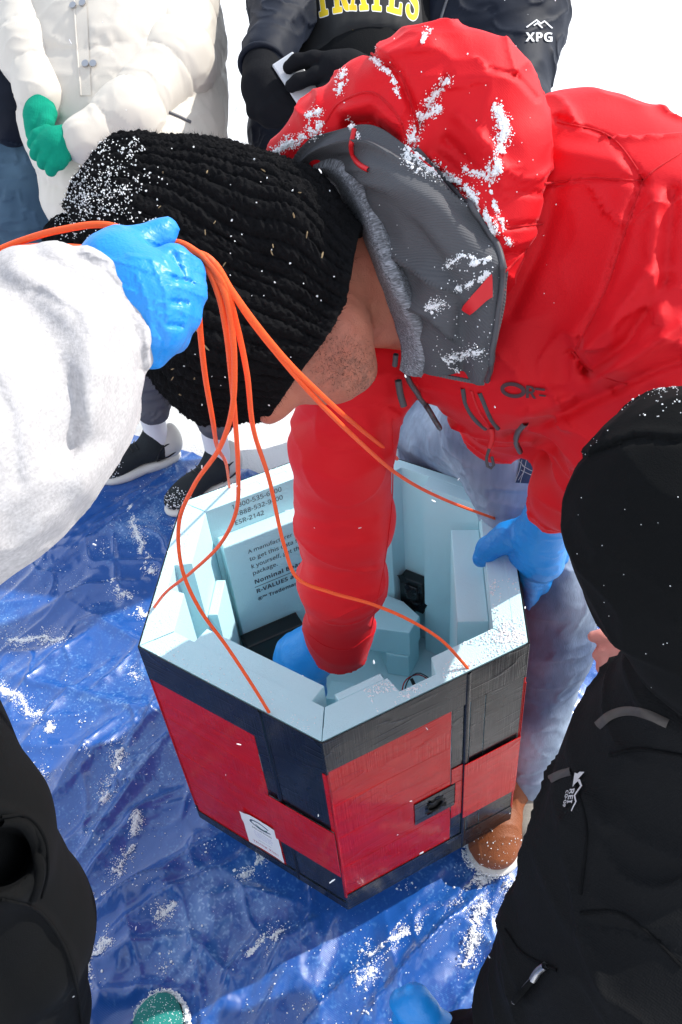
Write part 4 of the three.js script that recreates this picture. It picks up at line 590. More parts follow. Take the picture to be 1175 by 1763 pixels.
  // chunky knit cap
  const O = P(546, 556, 0.905), crown = P(118, 362, 0.935), A = crown.clone().sub(O), LEN = A.length() * 1.0; A.normalize(); const N0 = V().crossVectors(A, FW).normalize(); const B = N0.clone(), C = V().crossVectors(A, B).normalize();
  if (B.dot(P(350, 700, 0.9).sub(P(400, 400, 0.9))) < 0) B.negate();
  const ribs = 58, nu = ribs * 10, nv = 190, rows = [], pos = [], uv = [], idx = [];
  const RB = 0.138, RC = 0.106, CS = Math.sign(C.dot(FW));
  const baseAt = (u, v) => { const th = u * Math.PI * 2, q = 1 - v, rho = Math.pow(Math.max(0, 1 - Math.pow(q, 2.6)), 0.46) * lerp(1, 0.8, sstep(0.78, 1, v)); const l = 0.016 * noise(Math.cos(th) * 1.6 + 5, Math.sin(th) * 1.6, v * 2.5) + 0.02 * sstep(0.35, 0, v) * noise(Math.cos(th) * 2.5, Math.sin(th) * 2.5, v * 5 + 3); const near = Math.max(0, -Math.sin(th) * CS); return O.clone().addScaledVector(A, q * LEN + l * 0.5 - 0.03 * near * near * sstep(0.4, 1, v)).addScaledVector(B, Math.cos(th) * (RB * rho + l)).addScaledVector(C, Math.sin(th) * (RC * rho + l)); };
  for (let j = 0; j <= nv; j++) { const v = Math.pow(j / nv, 1.0), r = []; for (let i = 0; i <= nu; i++) r.push(baseAt((i % nu) / nu, Math.max(0.002, v))); rows.push(r); }
  const cen = O.clone().addScaledVector(A, LEN * 0.45);
  for (let j = 0; j <= nv; j++) for (let i = 0; i <= nu; i++) {
    const p = rows[j][i].clone(), im = (i - 1 + nu) % nu, ip = (i + 1) % nu, n = rows[j][ip].clone().sub(rows[j][im]).cross(rows[Math.min(nv, j + 1)][i].clone().sub(rows[Math.max(0, j - 1)][i])).normalize(); if (n.dot(p.clone().sub(cen)) < 0) n.negate();
    const ww = (i / nu * ribs + 0.35 * noise(j / nv * 6, Math.floor(i / 10) * 0.37)) % 1, s = Math.abs(((ww + 1) % 1) * 2 - 1), v = j / nv, st = v * LEN / 0.008;
    const amp = sstep(0.02, 0.2, v) * (1 - 0.65 * sstep(0.965, 1, v)); const d = amp * (0.006 * Math.sqrt(Math.max(0, 1 - s * s)) - 0.0025 + 0.0011 * Math.sin((st + s * 0.8 + 0.6 * noise(i * 0.05, j * 0.1)) * Math.PI * 2) * (1 - s * 0.4)) + 0.0014 * noise(i * 0.7, j * 0.6, 5) + 0.002 * noise(i * 0.12, j * 0.12, 9);
    p.addScaledVector(n, d); pos.push(p.x, p.y, p.z); uv.push(i / nu * 0.75, v * LEN);
  }
  for (let k = 1; k <= 6; k++) for (let i = 0; i <= nu; i++) { const b = (nv * (nu + 1) + i) * 3, p = V(pos[b], pos[b + 1], pos[b + 2]), ax = O.clone().addScaledVector(A, p.clone().sub(O).dot(A)), a = k / 6 * Math.PI, inw = ax.sub(p).normalize(); p.addScaledVector(inw, 0.005 * (1 - Math.cos(a)) + (k > 5 ? 0.004 : 0)).addScaledVector(A, -0.005 * Math.sin(a) + (k > 5 ? 0.02 : 0)); pos.push(p.x, p.y, p.z); uv.push(i / nu * 0.75, LEN + k * 0.002); }
  for (let j = 0; j < nv + 6; j++) for (let i = 0; i < nu; i++) { const a = j * (nu + 1) + i; idx.push(a, a + nu + 1, a + 1, a + 1, a + nu + 1, a + nu + 2); }
  const g = new THREE.BufferGeometry(); g.setAttribute('position', new THREE.Float32BufferAttribute(pos, 3)); g.setAttribute('uv', new THREE.Float32BufferAttribute(uv, 2)); g.setIndex(idx); g.computeVertexNormals();
  const wpos = pos.slice();
  const cap = part('knit_cap', g, M.beanie, redMan);
  const ub = new Under([cap]);
  // wool fuzz
  { const f = []; const c1 = new THREE.ConeGeometry(0.00016, 1, 3, 1, true); c1.translate(0, 0.5, 0); const n = 16000, im = new THREE.InstancedMesh(c1, M.beanie, n), mt = new THREE.Matrix4(), q = new THREE.Quaternion(), inv = redMan.matrixWorld.clone().invert(); for (let k = 0; k < n; k++) { const id = Math.floor(rnd() * (wpos.length / 3)), p = V(wpos[3 * id], wpos[3 * id + 1], wpos[3 * id + 2]), d = p.clone().sub(cen).normalize().add(V(rr(-1, 1), rr(-1, 1), rr(-1, 1)).multiplyScalar(1.1)).normalize(); q.setFromUnitVectors(V(0, 1, 0), d); mt.compose(p, q, V(1, rr(0.003, 0.008), 1)).premultiply(inv); im.setMatrixAt(k, mt); } im.name = 'wool_fuzz'; im.userData.kind = 'stuff'; im.castShadow = true; redMan.add(im); }
  // snow on the crown, chaff in the wool
  const cl = []; for (let i = 0; i < 9000; i++) { const x = rr(95, 420), y = rr(238, 430); if (!ub.hit(x, y)) continue; const w = clamp(1.15 - Math.hypot((x - 150) / 150, (y - 330) / 135)) + 0.45 * clamp(1 - Math.abs(y - (250 + (x - 200) * 0.12)) / 22) * clamp((430 - x) / 200); if (w * 0.9 + 0.6 * fbm(x * 0.09, y * 0.09, 3, 2) < rr(0.4, 1.25)) continue; const s = 0.0005 + 0.001 * rnd() * rnd(); cl.push([ub.at(x, y, rr(0, 0.003)), s]); }
  for (let i = 0; i < 80; i++) { const x = rr(110, 600), y = rr(250, 700); if (ub.hit(x, y)) cl.push([ub.at(x, y, 0.001), 0.0006 + 0.0008 * rnd()]); }
  crumbs(cl, M.crumb, 'cap_snow', redMan);
  const straw = std({ color: col('#8d7a5c'), roughness: 0.9 }), sl = []; for (let i = 0; i < 26; i++) { const x = rr(270, 590), y = rr(280, 690); if (ub.hit(x, y)) sl.push([ub.at(x, y, 0.002), 0.0006 + 0.0004 * rnd(), rr(2.5, 5)]); } crumbs(sl, straw, 'chaff', redMan);
  // stubble
  const ubody = new Under([redMan.children.find(c => c.name === 'body')]); const hs = []; for (let i = 0; i < 2200; i++) { const x = rr(520, 660), y = rr(560, 695); if (!ubody.hit(x, y)) continue; const w = clamp(1.2 - Math.min(Math.hypot((x - 595) / 55, (y - 625) / 50), Math.hypot((x - 625) / 30, (y - 665) / 25))); if (rnd() > w) continue; hs.push([ubody.at(x, y, 0.0003), 0.00016, rr(4, 9)]); }
  crumbs(hs, std({ color: col('#2a211c'), roughness: 0.9 }), 'stubble', redMan);
}
// ---------------------------------------------------------------- simple standing head for people whose heads rise above the frame
function headOn(parent, c, face, hair, skin, hat) {
  const f = face.clone().setY(0).normalize(), s = V(f.z, 0, -f.x), u = V(0, 1, 0), q = (a, b, d) => c.clone().addScaledVector(f, a).addScaledVector(u, b).addScaledVector(s, d);
  const E = (p, a, b, d) => ell(p, f.clone().multiplyScalar(a), u.clone().multiplyScalar(b), s.clone().multiplyScalar(d));
  const pr = [E(q(0, 0.02, 0), 0.095, 0.105, 0.075), E(q(0.03, -0.06, 0), 0.06, 0.065, 0.056), cone(q(0.09, 0, 0), 0.009, q(0.108, -0.035, 0), 0.013), E(q(0.09, -0.068, 0), 0.012, 0.008, 0.024), E(q(0, -0.01, 0.078), 0.022, 0.032, 0.01), E(q(0, -0.01, -0.078), 0.022, 0.032, 0.01), cone(q(-0.02, -0.08, 0), 0.055, q(-0.03, -0.2, 0), 0.062), E(q(0.085, 0.02, 0.032), 0.012, 0.009, 0.016), E(q(0.085, 0.02, -0.032), 0.012, 0.009, 0.016)];
  part('body', solid(pr, 0.02, 0.006, null, skinCol(skin, skin, null)), M.skin, parent);
  for (const e of [0.032, -0.032]) part('eye', new THREE.SphereGeometry(0.011, 12, 8).translate(...q(0.09, 0.018, e).toArray()), M.blackPlastic, parent);
  part(hat ? 'knit_cap' : 'hair', solid([E(q(-0.012, 0.05, 0), 0.105, 0.095, 0.088), ...(hat ? [] : [E(q(-0.05, -0.03, 0), 0.07, 0.12, 0.085)])], 0.02, 0.006, cloth(30, 0.004), null, (x, y, z) => { const dx = x - c.x, dz = z - c.z; return Math.min((c.y + 0.055) - y, dx * f.x + dz * f.z - 0.02); }), std({ color: col(hair), roughness: 0.9 }), parent);
}
// ---------------------------------------------------------------- white puffer coat
const whiteP = thing('person', 'person in an off white puffer coat with green gloves clasped in front', 'person', V(-0.55, 0, -2.15), 'onlookers around the tarp');
{
  const puff = (ph, pitch, amp) => { const fn = cloth(11, 0.0035, 0.9, ph); return (t, x, y, z) => { const s = Math.abs(Math.sin((t / pitch + ph) * Math.PI)); return amp * (Math.pow(s, 0.42) - 0.8) + fn(x, y, z) + 0.003 * (1 - s) * noise(x * 55, t * 6, z * 55) + 0.0012 * Math.pow(1 - Math.abs(noise(x * 20, y * 20, z * 20 + ph)), 4); }; };
  const pb = puff(0.2, 0.13, 0.011), ps = puff(0.5, 0.12, 0.007);
  const T = [...chain([[190, -420, 2.45, 95], [195, -250, 2.36, 138], [205, 0, 2.28, 142], [220, 150, 2.24, 148], [240, 320, 2.2, 150]]), ...chain([[110, 0, 2.24, 80], [140, 200, 2.18, 85], [180, 330, 2.18, 90]]), ...chain([[290, -200, 2.36, 78], [282, 60, 2.28, 82], [292, 250, 2.24, 80]])];
  const coat = part('coat', solid(T, 0.09, 0.008, (x, y, z) => pb(y, x, y, z)), M.white, whiteP);
  const s1 = [[310, -230, 2.34, 62], [322, -60, 2.24, 62], [300, 108, 2.12, 64], [222, 200, 2.0, 50], [146, 240, 1.96, 40]], s2 = [[85, -230, 2.32, 64], [40, -60, 2.22, 56], [55, 90, 2.1, 50], [73, 172, 2.02, 42]];
  for (const s of [s1, s2]) {
    const pts = s.map(S), cum = [0]; for (let i = 1; i < pts.length; i++) cum.push(cum[i - 1] + pts[i][0].distanceTo(pts[i - 1][0]));
    const along = (x, y, z) => { let best = 1e9, t = 0; for (let i = 0; i < pts.length - 1; i++) { const a = pts[i][0], b = pts[i + 1][0], l = cum[i + 1] - cum[i], k = clamp(((x - a.x) * (b.x - a.x) + (y - a.y) * (b.y - a.y) + (z - a.z) * (b.z - a.z)) / l / l), d = Math.hypot(x - a.x - k * (b.x - a.x), y - a.y - k * (b.y - a.y), z - a.z - k * (b.z - a.z)); if (d < best) { best = d; t = cum[i] + k * l; } } return t; };
    part('sleeve', solid(chain(s), 0.05, 0.0065, (x, y, z) => ps(along(x, y, z), x, y, z)), M.white, whiteP);
  }
  const uw = new Under([coat]);
  part('placket', uw.patch([[128, 0], [150, 0], [158, 165], [138, 165]], 4, 18, 0.002), M.white, whiteP);
  part('placket', uw.line([[128, 0], [133, 80], [140, 165]], 0.0028, 0.001), M.white, whiteP);
  for (const [x, y] of [[128, 12], [144, 8], [149, 112], [162, 112]]) { const p = uw.at(x, y, 0.006), g = new THREE.CylinderGeometry(0.0085, 0.0085, 0.004, 20); g.applyQuaternion(new THREE.Quaternion().setFromUnitVectors(V(0, 1, 0), uw.normal(x, y, 6))); g.translate(p.x, p.y, p.z); part('snap_button', g, M.metal, whiteP); }
  part('pocket_zip', uw.line([[285, 192], [305, 200], [328, 211]], 0.004, 0.002), M.zipper, whiteP);
  // knit gloves, one hand folded over the other
  const gk = (x, y, z) => 0.0008 * fbm(x * 120, y * 120, z * 120, 2);
  const up = hand([[73, 180, 2.0, 26], [68, 200, 1.99, 26], [66, 218, 1.985, 22]], [[84, 195, 1.98, 15], [80, 212, 1.965, 13], [76, 226, 1.96, 11]], [[54, 215, 1.99, 11], [56, 232, 1.98, 10], [66, 243, 1.97, 9]], [[62, 220, 1.985, 11], [60, 240, 1.975, 10], [70, 250, 1.965, 9]]);
  part('glove', solid(up, 0.006, 0.0035, gk), M.green, whiteP);
  const lo = hand([[118, 244, 1.955, 28], [100, 250, 1.95, 30], [92, 252, 1.95, 28]], [[82, 228, 1.945, 13], [66, 234, 1.945, 12], [58, 248, 1.95, 11]], [[84, 240, 1.938, 13], [68, 254, 1.938, 12], [62, 266, 1.945, 11]], [[92, 256, 1.935, 13], [78, 274, 1.935, 12], [74, 282, 1.945, 10]], [[102, 264, 1.935, 12], [92, 284, 1.938, 11], [88, 294, 1.945, 10]], [[112, 262, 1.94, 12], [108, 276, 1.94, 10], [104, 284, 1.945, 9]]);
  part('glove', solid(lo, 0.0045, 0.0035, gk), M.green, whiteP);
  // grey trousers and trainers
  const grey = std({ color: col('#5a5a60'), roughness: 0.9, bumpMap: rep(tWeave, 12), bumpScale: 0.0006 });
  part('trousers', solid([...chain([[200, 330, 2.26, 110], [225, 480, 2.4, 72], [260, 630, 2.55, 42], [264, 700, 2.62, 31]]), ...chain([[290, 330, 2.24, 108], [330, 480, 2.36, 70], [363, 650, 2.5, 40], [371, 728, 2.56, 30]])], 0.05, 0.008, cloth(20, 0.006, 0.9, 41)), grey, whiteP);
  const wool = std({ color: col('#e9e9ee'), roughness: 0.95 });
  const kn = std({ color: col('#20262a'), roughness: 0.85, bumpMap: rep(tKnit, 12), bumpScale: 0.0012 }), hl = std({ color: col('#d2d0ca'), roughness: 0.6 });
  for (const [t, h] of [[[168, 826], [306, 782]], [[286, 884], [398, 818]]]) {
    const a = onPlane(t[0], t[1], 0.02), b = onPlane(h[0], h[1], 0.02); a.y = b.y = Math.max(0, 0.0);
    const d = b.clone().sub(a).setLength(0.285); b.copy(a).add(d); a.y = b.y = 0.004;
    const sh = shoe(whiteP, a, b, 0.1, { sole: M.rubber, upper: kn, heel: hl, lace: M.blackPlastic }, { high: 0.095, sole: 0.034 });
    for (const e of [-1, 1]) part('heel_loop', tube([sh.at(0.3, 0.045, 0.44 * e), sh.at(0.12, 0.05, 0.42 * e), sh.at(0.02, 0.06, 0.3 * e), sh.at(0.06, 0.09, 0.34 * e), sh.at(0.2, 0.085, 0.4 * e), sh.at(0.3, 0.045, 0.44 * e)], 0.0028, 6), M.blackPlastic, whiteP);
    const q = sh.at(0.2, 0.1), q2 = sh.at(0.2, 0.2); part('sock', solid(wchain([[q, 0.038], [q2, 0.04]]), 0.01, 0.006, cloth(50, 0.001)), wool, whiteP);
    const us = new Under([sh.u]), L = []; for (let i = 0; i < 500; i++) { const x = t[0] + rr(-5, 60), y = t[1] + rr(-50, 10), w = clamp(1.1 - Math.hypot(x - t[0], y - t[1] + 12) / 48); if (us.hit(x, y) && rnd() < w) { const s = 0.001 + 0.0016 * rnd(); L.push([us.at(x, y, s * 0.4), s]); } } if (L.length) crumbs(L, M.crumb, 'shoe_snow', whiteP);
  }
  headOn(whiteP, P(185, -600, 2.62), V(0.1, 0, 1), '#3a2a1c', [0.5, 0.28, 0.2]);
}
// ---------------------------------------------------------------- dark jacket and jeans at the frame edge
const jeansP = thing('person', 'person in a black jacket and blue jeans standing beside the white coat', 'person', V(-1.0, 0, -2.45), 'onlookers around the tarp');
{
  part('jacket', solid([...chain([[-35, -420, 2.75, 80], [-45, -250, 2.7, 118], [-35, 0, 2.6, 122], [-15, 170, 2.55, 118]]), ...chain([[45, -260, 2.65, 60], [55, -60, 2.5, 55], [43, 120, 2.45, 48], [20, 210, 2.42, 42]]), ...chain([[-135, -260, 2.7, 60], [-165, 0, 2.6, 55], [-145, 190, 2.5, 46]])], 0.05, 0.01, cloth(13, 0.008, 0.9, 51)), M.navy, jeansP);
  const dk = (x, y, z) => { const n = clamp(0.4 + 0.9 * fbm(x * 7, y * 5, z * 7, 3)); return [lerp(0.02, 0.08, n), lerp(0.05, 0.15, n), lerp(0.09, 0.22, n)]; };
  part('jeans', solid([...chain([[-5, 200, 2.6, 112], [65, 330, 2.62, 92], [105, 480, 2.75, 74], [135, 660, 2.95, 58], [155, 780, 3.05, 50]]), ...chain([[-35, 200, 2.6, 110], [-5, 400, 2.75, 80], [25, 620, 2.95, 60], [45, 780, 3.08, 50]])], 0.035, 0.009, cloth(16, 0.009, 0.9, 52), dk), M.denim, jeansP);
  for (const x of [100, -10]) { const a = onPlane(x - 10, 850, 0), b = a.clone().add(V(0.03, 0, -0.28)); a.y = b.y = 0; shoe(jeansP, a, b, 0.105, { sole: M.rubber, upper: M.black }, { high: 0.1 }); }
  headOn(jeansP, P(-95, -600, 2.95), V(0.4, 0, 1), '#20140c', [0.5, 0.28, 0.2]);
}
// ---------------------------------------------------------------- black T-shirt with yellow lettering under an open jacket
const shirtP = thing('person', 'person in an open dark jacket over a black shirt with yellow lettering', 'person', V(0.25, 0, -2.5), 'onlookers around the tarp');
{
  const TS = [...chain([[640, -420, 2.6, 90], [640, -250, 2.5, 150], [640, 0, 2.4, 158], [640, 200, 2.36, 155], [645, 360, 2.35, 150]])];
  const tee = part('shirt', solid(TS, 0.06, 0.008, cloth(7, 0.007, 0.9, 61)), M.black, shirtP);
  const Jk = [...chain([[800, -430, 2.55, 70], [800, -250, 2.42, 95], [800, 0, 2.3, 105], [800, 220, 2.28, 110], [800, 360, 2.3, 105]])];
  const jl = [...chain([[520, -430, 2.6, 60], [505, -250, 2.48, 72], [498, 0, 2.36, 68], [505, 220, 2.34, 72], [510, 360, 2.34, 72]])];
  const jr = part('jacket', solid([...Jk, ...chain([[850, -360, 2.5, 80], [905, -180, 2.36, 78], [890, 40, 2.24, 80], [870, 200, 2.1, 66], [760, 235, 1.98, 50], [690, 180, 1.92, 44]])], 0.05, 0.0075, cloth(12, 0.009, 0.9, 62)), M.navy, shirtP);
  part('jacket', solid([...jl, ...chain([[510, -330, 2.5, 72], [495, -120, 2.3, 58], [488, 20, 2.14, 52], [458, 108, 2.02, 44]])], 0.04, 0.0075, cloth(12, 0.007, 0.9, 63)), M.navy, shirtP);
  const ut = new Under([tee]);
  const cv = document.createElement('canvas'); cv.width = 1024; cv.height = 640; const g = cv.getContext('2d'); g.clearRect(0, 0, 1024, 640); g.fillStyle = '#131416'; g.fillRect(0, 0, 1024, 640); g.textAlign = 'center';
  const W = 'PIRATES'; g.font = 'bold 190px serif'; for (let i = 0; i < 7; i++) { const t = (i - 2.9) / 3.4, x = 512 + t * 470; g.save(); g.translate(x, 235 + 70 * t * t); g.rotate(t * 0.32); g.lineWidth = 16; g.lineJoin = 'round'; g.strokeStyle = '#f4f4f4'; g.strokeText(W[i], 0, 0); g.lineWidth = 9; g.strokeStyle = '#f0cf22'; g.fillStyle = '#f0cf22'; g.fillText(W[i], 0, 0); g.strokeText(W[i], 0, 0); g.restore(); }
  g.fillStyle = '#efcd20'; g.beginPath(); for (const [x, y] of [[440, 390], [470, 370], [560, 382], [580, 374], [606, 420], [600, 640], [555, 640], [562, 420], [490, 412], [484, 640], [436, 640], [448, 440]]) g.lineTo(x, y - 62); g.closePath(); g.fill();
  const ct = new THREE.CanvasTexture(cv); ct.colorSpace = THREE.SRGBColorSpace;
  // (lettering laid on the chest, upper half reaches above the frame)
  { const nu = 30, nv = 24, pos = [], uv = [], idx = [], o = P(612, 20, 2.3), rx = V(1, 0, 0.05).normalize(), uy = V(0.03, 1, 0), nz = V(-0.05, 0, 1), sd = smin(TS, 0.06), w0 = cloth(7, 0.007, 0.9, 61);
    for (let j = 0; j <= nv; j++) for (let i = 0; i <= nu; i++) { const u = i / nu, v = j / nv, p = o.clone().addScaledVector(rx, (u - 0.5) * 0.33).addScaledVector(uy, (0.5 - v) * 0.33).addScaledVector(nz, 0.25); for (let k = 0; k < 80; k++) { const e = sd(p.x, p.y, p.z) - w0(p.x, p.y, p.z); if (e < 0.0085) break; p.addScaledVector(nz, -Math.max(0.001, e * 0.7)); } pos.push(p.x, p.y, p.z); uv.push(u, 1 - v); }
    for (let j = 0; j < nv; j++) for (let i = 0; i < nu; i++) { const a = j * (nu + 1) + i; idx.push(a, a + nu + 1, a + 1, a + 1, a + nu + 1, a + nu + 2); }
    const q = new THREE.BufferGeometry(); q.setAttribute('position', new THREE.Float32BufferAttribute(pos, 3)); q.setAttribute('uv', new THREE.Float32BufferAttribute(uv, 2)); q.setIndex(idx); q.computeVertexNormals(); part('shirt_print', q, std({ map: ct, roughness: 0.75 }), tee.parent); }
  const uj = new Under([jr]);
  part('zip', uj.line([[706, 0], [698, 30], [686, 58]], 0.006, -0.002), M.zipper, shirtP); part('zip', uj.line([[770, 0], [762, 25], [755, 50]], 0.004, 0.001), M.zipper, shirtP);
  part('sleeve_logo', uj.patch([[904, 34], [952, 34], [952, 76], [904, 76]], 10, 10, 0.003), decal((g, w, h) => { g.lineWidth = w * 0.05; g.beginPath(); g.moveTo(w * 0.05, h * 0.36); g.lineTo(w * 0.4, h * 0.05); g.lineTo(w * 0.55, h * 0.2); g.lineTo(w * 0.68, h * 0.1); g.lineTo(w * 0.95, h * 0.36); g.stroke(); g.beginPath(); g.moveTo(w * 0.3, h * 0.28); g.lineTo(w * 0.42, h * 0.18); g.lineTo(w * 0.6, h * 0.36); g.stroke(); g.font = `bold ${h * 0.52}px sans-serif`; g.textAlign = 'center'; g.fillText('XPG', w / 2, h * 0.92, w * 0.98); }, 256, 256, '#d8dade'), shirtP);
  // gloved hands round a pale phone
  const gk = (x, y, z) => 0.0006 * fbm(x * 80, y * 80, z * 80, 2);
  part('glove', solid(hand([[452, 118, 1.99, 34], [455, 150, 1.97, 38], [462, 165, 1.96, 34]], [[438, 160, 1.96, 17], [440, 190, 1.96, 14], [462, 206, 1.965, 12], [476, 210, 1.97, 11]], [[452, 170, 1.95, 16], [458, 190, 1.945, 14], [480, 202, 1.95, 12]], [[466, 168, 1.945, 16], [476, 180, 1.94, 14], [496, 192, 1.945, 12]], [[476, 155, 1.945, 15], [490, 168, 1.94, 13], [505, 180, 1.945, 11]], [[476, 128, 1.96, 15], [490, 122, 1.95, 12], [500, 132, 1.945, 10]]), 0.012, 0.0035, gk), M.glove, shirtP).userData.label = 'black gloved hand wrapped round the phone';
  part('glove', solid(hand([[640, 140, 1.92, 36], [600, 126, 1.91, 36], [580, 122, 1.9, 32]], [[585, 106, 1.895, 15], [540, 102, 1.895, 13], [512, 106, 1.9, 12], [498, 116, 1.905, 11]], [[582, 124, 1.89, 15], [545, 130, 1.89, 13], [515, 140, 1.895, 12], [502, 148, 1.9, 11]], [[588, 142, 1.885, 15], [560, 158, 1.885, 13], [540, 172, 1.89, 11]], [[604, 152, 1.885, 13], [585, 172, 1.885, 12], [570, 186, 1.89, 10]]), 0.01, 0.0035, gk), M.glove, shirtP).userData.label = 'black gloved hand with fingers across the phone';
  const cuff = [[0, 0]]; part('cuff', (() => { const c = P(452, 112, 2.0), n = P(458, 30, 2.1).sub(P(450, 160, 1.97)).normalize(), t = new THREE.TorusGeometry(0.052, 0.0075, 8, 28); t.applyQuaternion(new THREE.Quaternion().setFromUnitVectors(V(0, 0, 1), n)); t.translate(c.x, c.y, c.z); return t; })(), M.navy, shirtP);
  // jeans and boots
  part('jeans', solid([...chain([[590, 350, 2.42, 95], [610, 560, 2.65, 62], [625, 740, 2.88, 45], [640, 860, 3.02, 38]]), ...chain([[700, 350, 2.42, 95], [720, 560, 2.64, 62], [722, 740, 2.86, 45], [730, 860, 3.0, 38]])], 0.04, 0.009, cloth(16, 0.008, 0.9, 64), (x, y, z) => { const n = clamp(0.4 + 0.9 * fbm(x * 7, y * 5, z * 7, 3)); return [lerp(0.06, 0.16, n), lerp(0.13, 0.28, n), lerp(0.22, 0.38, n)]; }), M.denim, shirtP);
  for (const x of [640, 735]) { const a = onPlane(x, 905, 0), b = a.clone().add(V(0.02, 0, -0.28)); a.y = b.y = 0; shoe(shirtP, a, b, 0.105, { sole: M.rubber, upper: M.black }, { high: 0.1 }); }
  headOn(shirtP, P(640, -610, 2.7), V(-0.2, 0, 1), '#2a1c12', [0.5, 0.28, 0.2]);
}
{ // the phone they hold
  const ph = thing('phone', 'pale grey phone held between black gloves', 'phone', P(512, 140, 1.93));
  const bx = V().copy(RT).multiplyScalar(0.55).addScaledVector(UP, -0.84).normalize(), by = V().crossVectors(FW, bx).normalize(), g = new RoundedBoxGeometry(0.125, 0.058, 0.009, 3, 0.004); g.applyMatrix4(new THREE.Matrix4().makeBasis(bx, by, V().crossVectors(bx, by)).setPosition(P(512, 140, 1.925)));
  part('phone_body', g, std({ color: col('#c9ccd2'), roughness: 0.35 }), ph);
}
// ---------------------------------------------------------------- the one holding the cords: pale sweatshirt, black trousers
const cordP = thing('person', 'person in a pale grey sweatshirt and black trousers holding the bundle of orange cords', 'person', V(-0.55, 0, -0.35));
{
  const A = [...chain([[182, 545, 0.55, 92], [85, 635, 0.51, 138], [30, 700, 0.49, 168], [-80, 780, 0.465, 200], [-280, 860, 0.44, 250], [-520, 880, 0.44, 300]]), ...chain([[150, 505, 0.545, 62], [60, 545, 0.51, 88], [-60, 590, 0.48, 120]]), ...wchain([[P(-520, 880, 0.44), 0.092], [V(-0.54, 1.38, -0.22), 0.1], [V(-0.66, 1.2, -0.2), 0.15], [V(-0.66, 0.98, -0.2), 0.15]]), ...wchain([[V(-0.62, 1.36, -0.2), 0.1], [V(-0.72, 1.38, -0.16), 0.11], [V(-0.84, 1.15, -0.1), 0.07], [V(-0.84, 0.9, -0.2), 0.055]])];
  const w1 = cloth(15, 0.006, 0.9, 71), rid = strokes([[[[60, 440], [110, 470], [165, 500]], 22, -0.005], [[[-40, 470], [40, 520], [85, 590], [105, 690], [112, 760]], 46, -0.011], [[[30, 470], [90, 510], [150, 560], [180, 640]], 24, 0.003], [[[215, 580], [205, 680], [180, 760]], 26, -0.003], [[[150, 640], [160, 740], [140, 830]], 30, 0.004], [[[150, 428], [205, 455], [240, 510], [258, 575], [262, 630]], 7, 0.0035], [[[128, 440], [185, 472], [218, 525], [236, 585], [240, 640]], 7, -0.003], [[[60, 500], [130, 540], [170, 600]], 9, -0.002], [[[-20, 640], [20, 720], [30, 830]], 12, -0.003], [[[110, 620], [130, 700], [120, 800]], 10, -0.002]]);
  part('sweatshirt', solid(A, 0.032, 0.0045, (x, y, z) => w1(x, y, z) * 0.7 + rid(x, y, z)), M.sweat, cordP);
  // fist in a thin blue glove
  const fst = strokes([[[[235, 470], [255, 520], [262, 590]], 3, 0.0011], [[[262, 450], [285, 500], [290, 560]], 3, 0.0011], [[[280, 440], [308, 480], [316, 540]], 3, 0.001], [[[222, 440], [262, 445], [300, 470]], 4, 0.001], [[[270, 560], [285, 590], [275, 620]], 4, -0.0015], [[[300, 440], [318, 480]], 5, -0.002], [[[296, 520], [322, 522]], 4, -0.0025], [[[290, 560], [312, 562]], 4, -0.0025], [[[300, 480], [330, 486]], 4, -0.0025]], 0.56);
  const F = hand([[200, 462, 0.545, 66], [248, 508, 0.538, 72], [266, 556, 0.54, 54], [262, 606, 0.548, 30]], [[205, 425, 0.552, 34], [250, 416, 0.558, 25], [278, 402, 0.562, 21], [291, 394, 0.565, 17]], [[300, 455, 0.545, 34], [322, 470, 0.555, 26], [328, 468, 0.585, 22], [290, 470, 0.61, 20], [255, 460, 0.605, 18]], [[305, 495, 0.54, 32], [326, 505, 0.55, 26], [330, 500, 0.585, 22], [290, 500, 0.612, 20], [255, 490, 0.605, 18]], [[300, 535, 0.54, 32], [318, 545, 0.552, 25], [322, 540, 0.585, 21], [285, 530, 0.61, 19], [255, 520, 0.605, 17]], [[285, 575, 0.545, 28], [300, 582, 0.558, 22], [302, 578, 0.582, 18], [272, 565, 0.605, 16]]);
  part('glove', solid(F, 0.007, 0.0022, (x, y, z) => { const q = pix(x, y, z); return fst(x, y, z) + 0.0009 * Math.pow(1 - Math.abs(noise(q[0] * 0.012 + 3, (q[1] - q[0] * 0.4) * 0.05, 2)), 5) + 0.0006 * fbm(x * 70, y * 70, z * 70, 2); }), M.nitrile, cordP).userData.label = 'blue glove closed round the orange cords';
  // black trousers with a gaping side pocket, teal shoe
  const hip = chain([[-190, 1280, 0.74, 175], [-80, 1430, 0.82, 150], [10, 1600, 0.95, 140], [40, 1750, 1.15, 104], [60, 1900, 1.4, 80], [85, 2010, 1.62, 66]]), hip2 = chain([[-220, 1300, 0.74, 175], [-200, 1650, 0.86, 180], [60, 2020, 1.12, 110], [230, 2000, 1.45, 70], [300, 1950, 1.6, 52]]);
  const tr = solid([...hip, ...hip2, ...wchain([[V(-0.66, 1.0, -0.2), 0.15], [P(-200, 1290, 0.78), 0.1]])], 0.03, 0.005, (x, y, z) => { const q = pix(x, y, z), e = Math.hypot((q[0] + 25) / 90, (q[1] - 1478) / 62 + (q[0] + 10) * 0.003), ring = Math.hypot((q[0] + 25) / 108, (q[1] - 1475) / 84); const arc = Math.abs(Math.hypot((q[0] + 30) / 170, (q[1] - 1730) / 195) - 1); return (q[2] < 0.95 ? -0.032 * (1 - sstep(0.86, 1.04, e)) + 0.006 * Math.exp(-(((ring - 1) / 0.14) ** 2)) + (q[0] > -20 ? 0.004 * Math.exp(-((arc / 0.05) ** 2)) : 0) : 0) + 0.004 * fbm(x * 16, y * 16, z * 16, 2); });
